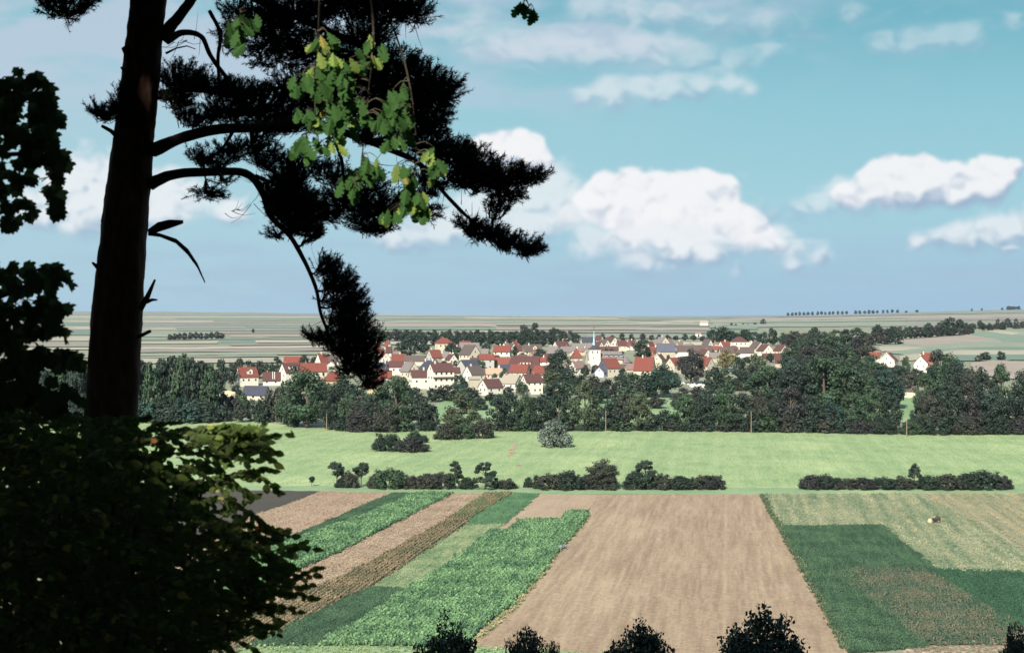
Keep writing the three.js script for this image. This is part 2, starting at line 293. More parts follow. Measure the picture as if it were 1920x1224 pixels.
FIELD.soil = field('plowed_field', [[-500, 906], [180, 916], [602, 921], [562, 938], [495, 960], [380, 1002], [120, 1060], [-500, 1180]], M.dark_soil, 'dark freshly plowed strip beside the bush, farthest left of the fields', {});
FIELD.stubble = field('stubble_field', [[602, 921], [735, 925], [640, 967], [530, 1012], [440, 1050], [160, 1160], [120, 1062], [380, 1002], [495, 960], [562, 938]], M.stubble, 'pinkish stubble strip next to the dark plowed strip');
FIELD.clover1 = field('clover_strip', [[735, 925], [782, 926], [690, 966], [610, 994], [530, 1024], [160, 1175], [160, 1160], [440, 1050], [530, 1012], [640, 967]], M.clover, 'narrow dark green clover strip along the pinkish stubble');
FIELD.beet1 = field('beet_field', [[782, 926], [848, 926], [762, 970], [690, 1007], [620, 1042], [560, 1068], [160, 1240], [160, 1175], [530, 1024], [610, 994], [690, 966]], M.beet, 'narrow bright green beet strip left of the wide beet field');
FIELD.stubble2 = field('stubble_field', [[848, 926], [912, 926], [854, 966], [785, 1006], [733, 1035], [653, 1079], [573, 1111], [300, 1230], [160, 1270], [160, 1240], [560, 1068], [620, 1042], [690, 1007], [762, 970]], M.stubble, 'tan stubble strip between bright beets and brown potato tops');
FIELD.mottled = field('potato_field', [[912, 926], [962, 925], [890, 969], [854, 966]], M.mottled, 'mottled green and brown patch at the far end of the potato strip');
FIELD.dying = field('potato_field', [[854, 966], [890, 969], [857, 995], [814, 1020], [774, 1049], [730, 1079], [692, 1101], [591, 1151], [500, 1194], [420, 1234], [300, 1230], [573, 1111], [653, 1079], [733, 1035], [785, 1006]], M.dying, 'long strip of brown withered potato tops');
FIELD.young = field('grass_strip', [[962, 925], [1012, 927], [967, 966], [948, 982], [872, 986], [890, 969]], M.young, 'short green strip of young crop at the far track');
FIELD.pale = field('mown_strip', [[872, 986], [948, 982], [923, 998], [872, 1038], [821, 1075], [766, 1107], [692, 1101], [730, 1079], [774, 1049], [814, 1020], [857, 995]], M.pale, 'pale mown strip left of the wide beet field');
FIELD.clover2 = field('clover_strip', [[692, 1102], [766, 1107], [700, 1152], [595, 1212], [460, 1212], [591, 1151]], M.clover, 'dark green clover patch at the near end of the mown strip');
FIELD.tan = field('stubble_field', [[1012, 927], [1125, 928], [1102, 961], [1069, 962], [1051, 977], [970, 978], [956, 997], [923, 998], [948, 982], [967, 966]], M.stubble, 'small tan stubble patch beyond the wide beet field');
FIELD.beet2 = field('beet_field', [[766, 1107], [821, 1075], [872, 1038], [923, 998], [956, 997], [970, 978], [1051, 977], [1069, 962], [1102, 961], [1088, 990], [1050, 1030], [1016, 1078], [978, 1118], [938, 1154], [898, 1184], [882, 1213], [594, 1213], [700, 1152]], M.beet, 'wide bright green beet field in the middle');
FIELD.tilled = field('tilled_field', [[1125, 928], [1428, 927], [1446, 960], [1484, 1026], [1540, 1130], [1590, 1224], [1600, 1250], [1100, 1226], [882, 1213], [898, 1184], [938, 1154], [978, 1118], [1016, 1078], [1050, 1030], [1088, 990], [1102, 961]], M.tilled, 'broad pinkish brown tilled field in the centre right');
FIELD.hay = field('hay_field', [[1428, 927], [1730, 926], [2000, 1080], [1760, 1070], [1700, 1022], [1655, 985], [1464, 988], [1446, 960]], M.hay, 'dull yellow green hay field behind the dark clover');
FIELD.swath = field('hay_field', [[1730, 926], [2250, 928], [2250, 1090], [2000, 1080]], M.swath, 'cut hay field with slanting brown swaths at the right edge');
FIELD.clover3 = field('clover_field', [[1464, 988], [1655, 985], [1700, 1022], [1742, 1054], [1756, 1068], [1742, 1072], [1610, 1068], [1640, 1100], [1690, 1150], [1740, 1213], [1600, 1225], [1590, 1224], [1540, 1130], [1484, 1026]], M.clover, 'dark green clover field right of the tilled field');
FIELD.weedy = field('weedy_patch', [[1610, 1068], [1742, 1072], [1792, 1112], [1886, 1186], [1740, 1213], [1690, 1150], [1640, 1100]], M.weedy, 'brownish weedy patch inside the dark clover');
FIELD.clover4 = field('clover_field', [[1756, 1068], [1920, 1073], [2250, 1092], [2250, 1170], [1930, 1178], [1886, 1186], [1792, 1112], [1742, 1072]], M.clover, 'deep green clover field at the right edge');
FIELD.rough = field('rough_bank', [[1700, 1217], [1886, 1186], [2250, 1170], [2250, 1300], [1690, 1300]], M.rough, 'rough brown bank in the bottom right corner', { kind: 'bank' });
FIELD.near = field('grass_track', [[380, 1212], [882, 1213], [1100, 1226], [1600, 1250], [1600, 1330], [300, 1330]], M.verge, 'green grass margin at the near end of the fields', { kind: 'track' });
field('bare_strip', [[952, 858], [962, 832], [970, 830], [962, 852]], std(0.36, 0.26, 0.18), 'short streak of bare earth in the meadow', { kind: 'earth' });
field('garden_plot', [[815, 760], [850, 748], [1010, 752], [1300, 742], [1330, 790], [1200, 800], [1000, 798], [820, 795]], M.garden, 'sunny grass plots behind the tree belt', { kind: 'grass', ragged: 0.8, lift: 0.15 });
field('garden_plot', [[1590, 790], [1700, 740], [1770, 742], [1760, 795]], M.garden, 'sunny grass glade in the right tree belt', { kind: 'grass', ragged: 0.8, lift: 0.15 });
console.log('fields');

// ------------------------------------------------------------------ far fields: strips on the rising land, [x0, x1, top at x0, top at x1, depth in the picture, colour]
{
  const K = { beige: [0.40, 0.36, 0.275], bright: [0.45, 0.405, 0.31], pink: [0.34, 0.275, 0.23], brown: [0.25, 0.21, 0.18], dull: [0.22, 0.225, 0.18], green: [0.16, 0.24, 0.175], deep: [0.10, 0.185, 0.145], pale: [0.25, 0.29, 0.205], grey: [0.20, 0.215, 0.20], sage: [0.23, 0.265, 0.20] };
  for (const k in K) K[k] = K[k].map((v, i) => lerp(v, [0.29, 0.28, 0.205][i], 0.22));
  const words = { beige: 'beige stubble', bright: 'bright straw coloured', pink: 'pinkish brown tilled', brown: 'brown plowed', dull: 'dull olive', green: 'green', deep: 'deep green', pale: 'pale green', grey: 'grey green', sage: 'sage green' };
  const strips = [
    [-700, 700, 586, 588, 5, 'grey'], [-700, 300, 591, 593, 3, 'beige'], [300, 720, 593, 594, 2.2, 'bright'], [-700, 330, 596, 597, 3, 'pale'], [330, 720, 596.5, 597, 3, 'green'],
    [-700, 400, 600, 601, 3, 'beige'], [400, 720, 600.5, 601, 2, 'dull'], [-700, 170, 604, 605, 6, 'deep'], [220, 720, 604, 603, 3, 'brown'], [230, 520, 608, 607.5, 3, 'grey'], [520, 720, 607, 606.5, 4, 'sage'], [-700, 175, 611, 612, 6, 'beige'],
    [220, 460, 612, 612, 4, 'sage'], [460, 720, 612, 611.5, 3, 'green'], [-700, 175, 618, 620, 9, 'deep'], [240, 330, 617, 616, 3, 'beige'], [330, 720, 617, 616, 4, 'grey'], [400, 720, 622, 621, 4, 'brown'], [240, 420, 624, 623, 9, 'sage'],
    [430, 600, 628, 628, 4.5, 'pink'], [-700, 180, 630, 632, 8, 'beige'], [240, 400, 635, 634, 4, 'green'], [400, 620, 634, 633, 3.5, 'green'], [240, 410, 641, 639.5, 5, 'beige'], [408, 480, 641, 639, 6, 'deep'], [478, 620, 639, 638.5, 4.5, 'bright'],
    [-700, 250, 643, 645, 6, 'brown'], [250, 430, 648, 645.5, 5, 'dull'], [430, 640, 645.5, 644, 3.5, 'brown'], [-700, 640, 661, 649, 3.6, 'bright'], [240, 640, 656.5, 653.5, 6, 'brown'], [-700, 240, 666, 660, 12, 'sage'], [240, 640, 664, 660.5, 5, 'pale'], [240, 520, 670, 667, 3, 'sage'], [250, 640, 674, 671, 9, 'beige'],
    [700, 1180, 590, 594, 1.6, 'beige'], [870, 1160, 595, 596.5, 2.4, 'bright'], [690, 870, 594, 595, 4, 'sage'], [690, 1180, 600, 600.5, 2, 'green'], [690, 1300, 602.5, 603.5, 2.6, 'beige'], [1180, 1460, 595, 594, 4, 'grey'], [690, 930, 605.5, 606.5, 7, 'pink'], [930, 1330, 607, 606.5, 2.4, 'bright'],
    [930, 1330, 610.5, 611, 2, 'deep'], [690, 930, 613.5, 614, 5, 'green'], [930, 1330, 613.5, 614, 6, 'pink'], [880, 1010, 620.5, 621, 3.5, 'beige'], [1010, 1330, 621, 621.5, 4, 'dull'], [1100, 1330, 627, 628, 8, 'sage'], [690, 830, 635, 636, 5, 'green'], [690, 830, 641, 641.5, 6, 'bright'],
    [1180, 1420, 599.5, 599, 2, 'green'], [1330, 2200, 593, 577, 4.5, 'grey'], [1330, 2200, 598.5, 587, 3.8, 'pink'], [1330, 1700, 602.5, 598, 4, 'pale'], [1340, 1390, 607, 607, 3.6, 'beige'], [1700, 2200, 597.5, 592, 5, 'brown'], [1330, 1720, 607.5, 604, 8, 'sage'], [1240, 1330, 601, 601.5, 4, 'beige'], [1700, 2200, 604, 600, 12, 'dull'], [1340, 1420, 612, 612, 6, 'green'],
  ];
  const seen = {};
  strips.forEach(([x0, x1, y0, y1, dep, k], i) => {
    const n = Math.max(3, Math.round((x1 - x0) / 30)), m = Math.max(2, Math.round(dep / 2)), pos = [], uv = [], idx = [], wob = i * 7.3;
    for (let a = 0; a <= n; a++) for (let b = 0; b <= m; b++) {
      const u = lerp(x0, x1, a / n), top = lerp(y0, y1, a / n) + 0.45 * n2(u / 130, wob), v = top + dep * b / m * (1 + 0.1 * n2(u / 90, wob + 4));
      const p = ground(u + (b / m - 0.5) * 4, v); pos.push(p.x, p.y + 0.18 + 0.012 * i + p.d * 0.00006, p.z); uv.push(p.x / 300, p.z / 300);
    }
    for (let a = 0; a < n; a++) for (let b = 0; b < m; b++) { const q = a * (m + 1) + b; idx.push(q, q + 1, q + m + 2, q, q + m + 2, q + m + 1); }
    const g = new THREE.BufferGeometry(); g.setAttribute('position', new THREE.Float32BufferAttribute(pos, 3)); g.setAttribute('uv', new THREE.Float32BufferAttribute(uv, 2)); g.setIndex(idx); g.computeVertexNormals();
    const mat = M['far_' + k] ??= (() => { const c = M.farbase.clone(); c.bumpMap = null; c.color.setRGB(...K[k]); return c; })();
    const where = x1 <= 720 ? 'left of the pine bough' : x0 >= 1170 ? 'on the rise above the right woods' : 'on the rise above the village';
    const count = seen[k + where] = (seen[k + where] ?? 0) + 1;
    whole('far_field', g, mat, `${words[k]} field strip ${where}, ${ordinal(count)} of that colour from the skyline`, 'field', null, 'structure');
  });
  const hill = [
    [[[1640, 655], [1670, 641], [1745, 630], [1790, 626], [1850, 622], [2150, 612], [2150, 660], [1900, 664], [1700, 668]], 'sage', 'sage green slope of the low hill right of the village'],
    [[[1676, 641], [1745, 630.5], [1788, 626.5], [1820, 629], [1850, 634], [1878, 639], [1800, 643], [1735, 647.5], [1690, 646]], 'pink', 'pinkish tilled field on the crest of the low hill'],
    [[[1805, 626.5], [1850, 623], [1880, 624], [1910, 629], [2150, 632], [2150, 642], [1880, 643], [1876, 638], [1850, 633]], 'green', 'green field curving down the right side of the low hill'],
    [[[1845, 621], [1880, 620.5], [1912, 625], [1900, 629], [1878, 626]], 'beige', 'small beige patch near the top of the low hill'],
    [[[1650, 651], [1700, 651], [1740, 653], [1690, 658], [1652, 660]], 'beige', 'beige patch beside the white hut'],
    [[[1660, 661], [1790, 654], [1900, 650], [2150, 648], [2150, 652], [1790, 657], [1680, 665]], 'green', 'thin green strip low on the hill'],
    [[[1688, 668], [1800, 658], [1900, 658], [2150, 656], [2150, 665], [1850, 668], [1750, 675], [1690, 678]], 'beige', 'wide pale stubble behind the two right houses'],
    [[[1790, 653.5], [2150, 650.5], [2150, 656], [1860, 657]], 'deep', 'deep green wedge at the right edge of the hill'],
    [[[1790, 667], [2150, 664], [2150, 676], [1880, 677], [1800, 678]], 'deep', 'dark green belt above the right pink field'],
    [[[1822, 682], [1860, 677], [1920, 679], [2150, 681], [2150, 712], [1880, 712], [1826, 700]], 'pink', 'pinkish field at the right edge above the tree belt'],
  ];
  for (const [o, k, label] of hill) {
    // drape over the hill: a fine grid of the outline's box, cells inside the outline kept
    const us = o.map((p) => p[0]), vs = o.map((p) => p[1]), u0 = Math.min(...us), u1 = Math.max(...us), v0 = Math.min(...vs), v1 = Math.max(...vs), n = clamp(Math.round((u1 - u0) / 3), 8, 110), m = clamp(Math.round((v1 - v0) / 0.7), 6, 60);
    layer++;
    const pos = [], uv = [], idx = [], at = [];
    for (let a = 0; a <= n; a++) for (let b = 0; b <= m; b++) { const u = lerp(u0, u1, a / n), v = lerp(v0, v1, b / m), p = ground(u, v); at.push([u, v, p.d]); pos.push(p.x, p.y + 0.16 + (layer % 40) * 0.012, p.z); uv.push(p.x / 90, p.z / 90); }
    for (let a = 0; a < n; a++) for (let b = 0; b < m; b++) { const q = a * (m + 1) + b, cu = (at[q][0] + at[q + m + 2][0]) / 2, cv = (at[q][1] + at[q + m + 2][1]) / 2; const dd = [at[q][2], at[q + 1][2], at[q + m + 2][2], at[q + m + 1][2]]; if (insidePoly(o, cu, cv) && Math.max(...dd) - Math.min(...dd) < 120) idx.push(q, q + 1, q + m + 2, q, q + m + 2, q + m + 1); }
    const g = new THREE.BufferGeometry(); g.setAttribute('position', new THREE.Float32BufferAttribute(pos, 3)); g.setAttribute('uv', new THREE.Float32BufferAttribute(uv, 2)); g.setIndex(idx); g.computeVertexNormals();
    const mat = M['far_' + k] ??= (() => { const c = M.farbase.clone(); c.bumpMap = null; c.color.setRGB(...K[k]); return c; })();
    whole('hill_field', g, mat, label, 'field', null, 'structure');
  }
}
console.log('far fields');
// ------------------------------------------------------------------ the village
const wallMat = {}, roofMat = {};
{
  const noisy = (seed, a, b, scale = 4) => { const m = soil(a, b, { patch: 0.35, grain: 0.5, streak: 0.3, seed }); m.bumpMap = null; m.map.repeat.set(scale, scale); return m; };
  Object.assign(wallMat, { white: noisy(30, [0.60, 0.56, 0.48], [0.75, 0.70, 0.61]), cream: noisy(31, [0.48, 0.43, 0.335], [0.63, 0.565, 0.45]), yellow: noisy(32, [0.48, 0.40, 0.24], [0.58, 0.49, 0.30]), pink: noisy(33, [0.55, 0.40, 0.31], [0.64, 0.48, 0.38]), grey: noisy(34, [0.36, 0.36, 0.33], [0.46, 0.45, 0.41]), beige: noisy(35, [0.36, 0.32, 0.25], [0.48, 0.43, 0.34]), blue: noisy(36, [0.42, 0.46, 0.52], [0.52, 0.56, 0.61]), brick: noisy(37, [0.24, 0.11, 0.085], [0.32, 0.15, 0.115]) });
  Object.assign(roofMat, { red: noisy(40, [0.14, 0.04, 0.03], [0.225, 0.068, 0.05]), orange: noisy(41, [0.16, 0.05, 0.036], [0.235, 0.076, 0.053]), maroon: noisy(42, [0.07, 0.034, 0.033], [0.125, 0.055, 0.05]), brown: noisy(43, [0.075, 0.056, 0.052], [0.125, 0.095, 0.086]), grey: noisy(44, [0.15, 0.13, 0.125], [0.22, 0.195, 0.185]), slate: noisy(45, [0.04, 0.045, 0.065], [0.065, 0.07, 0.095]), pale: noisy(46, [0.27, 0.24, 0.19], [0.36, 0.32, 0.26]), rose: noisy(47, [0.18, 0.115, 0.10], [0.25, 0.165, 0.145]), apricot: noisy(48, [0.38, 0.26, 0.18], [0.46, 0.32, 0.23]), steel: noisy(49, [0.075, 0.08, 0.11], [0.12, 0.125, 0.155]) });
}
const paneMat = std(0.03, 0.032, 0.038, 0.25), brickMat = std(0.30, 0.15, 0.11), plasterMat = std(0.6, 0.57, 0.5), timberMat = std(0.12, 0.06, 0.045), copperMat = std(0.36, 0.52, 0.60, 0.5), ironMat = std(0.05, 0.05, 0.055, 0.6), doorMat = std(0.07, 0.04, 0.03);
// faces given as lists of corners; uv in metres along the face
function faces(list, tile = 12) {
  const p = [], uv = [];
  for (const f of list) {
    const a = V(...f[0]), n = V().crossVectors(V(...f[1]).sub(a), V(...f[2]).sub(a)).normalize(), u = Math.abs(n.y) > 0.95 ? V(1, 0, 0) : V().crossVectors(V(0, 1, 0), n).normalize(), w = V().crossVectors(n, u);
    for (let i = 1; i + 1 < f.length; i++) for (const k of [0, i, i + 1]) { const q = V(...f[k]); p.push(q.x, q.y, q.z); uv.push(q.dot(u) / tile, q.dot(w) / tile); }
  }
  const g = new THREE.BufferGeometry(); g.setAttribute('position', new THREE.Float32BufferAttribute(p, 3)); g.setAttribute('uv', new THREE.Float32BufferAttribute(uv, 2)); g.computeVertexNormals(); return g;
}
const bodyFaces = (x, z, y0, E, R, gable = true) => { const out = [[[-x, y0, z], [x, y0, z], [x, E, z], [-x, E, z]], [[x, y0, -z], [-x, y0, -z], [-x, E, -z], [x, E, -z]]]; for (const s of [-1, 1]) { const a = [s * x, y0, s * z], b = [s * x, y0, -s * z], c = [s * x, E, -s * z], t = [s * x, E + R, 0], d = [s * x, E, s * z]; out.push(gable ? [a, b, c, t, d] : [a, b, c, d]); } return out; };
function roofFaces(x, z, E, R, hip, ov = 0.4, th = 0.22) {
  const k = R / z, X = x + ov * 0.7, Z = z + ov, Y = E - ov * k, out = [];
  if (hip) {
    const r = Math.max(0.2, X - Z * 0.85), T = E + R;
    for (const [e, t] of [[0, 0], [th, 1]]) { const y = Y + e, ty = T + e; out.push([[-X, y, Z], [X, y, Z], [r, ty, 0], [-r, ty, 0]], [[X, y, -Z], [-X, y, -Z], [-r, ty, 0], [r, ty, 0]], [[X, y, Z], [X, y, -Z], [r, ty, 0]], [[-X, y, -Z], [-X, y, Z], [-r, ty, 0]]); }
    const c = [[-X, Z], [X, Z], [X, -Z], [-X, -Z]];
    c.forEach(([a, b], i) => { const [d, e] = c[(i + 1) % 4]; out.push([[a, Y, b], [d, Y, e], [d, Y + th, e], [a, Y + th, b]]); });
    return out;
  }
  const T = E + R;
  for (const s of [-1, 1]) {
    out.push([[-X * s, Y, Z * s], [X * s, Y, Z * s], [X * s, T, 0], [-X * s, T, 0]], [[-X * s, Y + th, Z * s], [X * s, Y + th, Z * s], [X * s, T + th, 0], [-X * s, T + th, 0]], [[-X * s, Y, Z * s], [X * s, Y, Z * s], [X * s, Y + th, Z * s], [-X * s, Y + th, Z * s]]);
    for (const e of [-1, 1]) out.push([[e * X, Y, Z * s], [e * X, Y + th, Z * s], [e * X, T + th, 0], [e * X, T, 0]]);
  }
  return out;
}
const unitBox = new THREE.BoxGeometry(1, 1, 1);
function slab(name, m, parent, x, y, z, w, h, d, ry = 0) { const b = part(name, unitBox, m, parent); b.position.set(x, y, z); b.scale.set(w, h, d); b.rotation.y = ry; return b; }
const hr = rng(301);
// cx: middle of the house, ry: height of its ridge, L x Wd: ridge and gable length, E: wall, R: roof - all in pixels of the photograph, turned into metres at the house's distance
function house(cx, ry, L, Wd, E, R, yaw, wall, roof, label, o = {}) {
  const g = ground(cx, ry + E + R), s = g.s, name = o.name ?? 'village_house', t = thing(name, label, o.category ?? 'house', g.x, g.y, g.z, (Math.abs(yaw) < 34 ? yaw * 1.35 : yaw) * Math.PI / 180, o.group ?? 'houses of the village');
  const x = L * s / 2, z = Wd * s / 2, e = E * s, r = R * s;
  part('wall', faces(bodyFaces(x, z, -2.5, e, r, !o.hip)), wallMat[wall], t);
  if (o.gable) part('gable_cladding', faces([[[-x - 0.03, 0, -z], [-x - 0.03, 0, z], [-x - 0.03, e, z], [-x - 0.03, e + r - 0.1, 0], [-x - 0.03, e, -z]]]), o.gable, t);
  const rf = part('roof', faces(roofFaces(x, z, e, r, o.hip), 8), roofMat[roof], t);
  const nc = o.chimney ?? (hr() < 0.65 ? 1 : 0);
  for (let i = 0; i < nc; i++) { const cxp = (hr() - 0.5) * x * (o.hip ? 0.4 : 1.4) + (nc > 1 ? (i - 0.5) * x * 0.8 : 0), h = 0.9 + hr() * 0.6; slab('chimney', hr() < 0.45 ? plasterMat : brickMat, rf, cxp, e + r + h / 2 - 0.45, (hr() - 0.5) * 0.7, 0.65, h + 0.7, 0.65); }
  const front = 0.05, ww = clamp(x * 0.17, 0.6, 1.2), wh = ww * 1.25;
  const floors = o.floors ?? (e > 5.2 ? 2 : 1), nw = o.windows ?? Math.max(1, Math.round(x * 2 / 3.6));
  if (!o.blank) for (let f = 0; f < floors; f++) for (let i = 0; i < nw; i++) slab('window', paneMat, t, lerp(-x, x, (i + 0.5 + (hr() - 0.5) * 0.15) / nw), Math.min(e - wh * 0.75, e * (f + 0.62) / floors), z + 0.01, ww, wh, front);
  const side = yaw > 0 ? -1 : 1;
  if (Math.abs(yaw) > 8 && !o.blank && !o.hip) { slab('window', paneMat, t, side * (x + 0.02), e + r * 0.28, 0, front, wh * 0.85, ww * 0.85); if (r > 2.6) for (const k of [-1, 1]) slab('window', paneMat, t, side * (x + 0.02), e * 0.66, k * z * 0.45, front, wh, ww); }
  if (o.dormer) {
    const [dx, dw, dh, kind] = o.dormer, w = dw * s, h = dh * s, yy = e + r * 0.22, zz = z * (1 - 0.2), dm = part('dormer', faces(kind === 'gable' ? bodyFaces(w / 2, zz * 0.55, 0, h, 0, false) : bodyFaces(w / 2, zz * 0.45, 0, h, 0, false)), wallMat[wall], t);
    dm.position.set(dx * x, yy, zz * 0.45);
    if (kind === 'gable') { const gr = part('dormer_roof', faces(roofFaces(zz * 0.62, w / 2, h, w * 0.45, false, 0.25, 0.15)), roofMat[roof], dm); gr.rotation.y = Math.PI / 2; const gp = part('dormer_gable', faces([[[-w / 2, h, zz * 0.55], [w / 2, h, zz * 0.55], [0, h + w * 0.44, zz * 0.55]]]), wallMat[wall], dm); }
    else { slab('dormer_roof', roofMat[roof], dm, 0, h + 0.1, 0.05, w + 0.5, 0.2, zz * 1.05); }
    const k = Math.max(1, Math.round(w / 2)); for (let i = 0; i < k; i++) slab('window', paneMat, dm, lerp(-w / 2, w / 2, (i + 0.5) / k), h * 0.52, zz * (kind === 'gable' ? 0.55 : 0.45) + 0.01, Math.min(0.8, w / k * 0.5), h * 0.55, 0.05);
  }
  if (o.band) slab('pent_roof', roofMat[roof], t, 0, e * o.band, z + 0.35, x * 2 + 0.3, 0.5, 0.75);
  if (o.door) slab('door', doorMat, t, o.door * x, 1.05, z + 0.02, 1.1, 2.1, 0.06);
  if (o.stripe) for (const k of o.stripe) { const st = slab('roof_ladder', plasterMat, rf, k * x, e + r * 0.5 + 0.32, z * 0.5 + 0.08, 0.3, 0.12, Math.hypot(z, r) * 0.95); st.rotation.x = Math.atan2(r, z); }
  if (o.edge) { for (const q of [-1, 1]) { const b = slab('verge_board', plasterMat, rf, side * (x + 0.34), e + r / 2 + 0.12, q * z / 2, 0.16, 0.34, Math.hypot(z, r) + 0.5); b.rotation.x = q * Math.atan2(r, z); } }
  return t;
}
const DW = { category: 'barn', name: 'barn', blank: true, chimney: 0, group: 'barns of the village' };
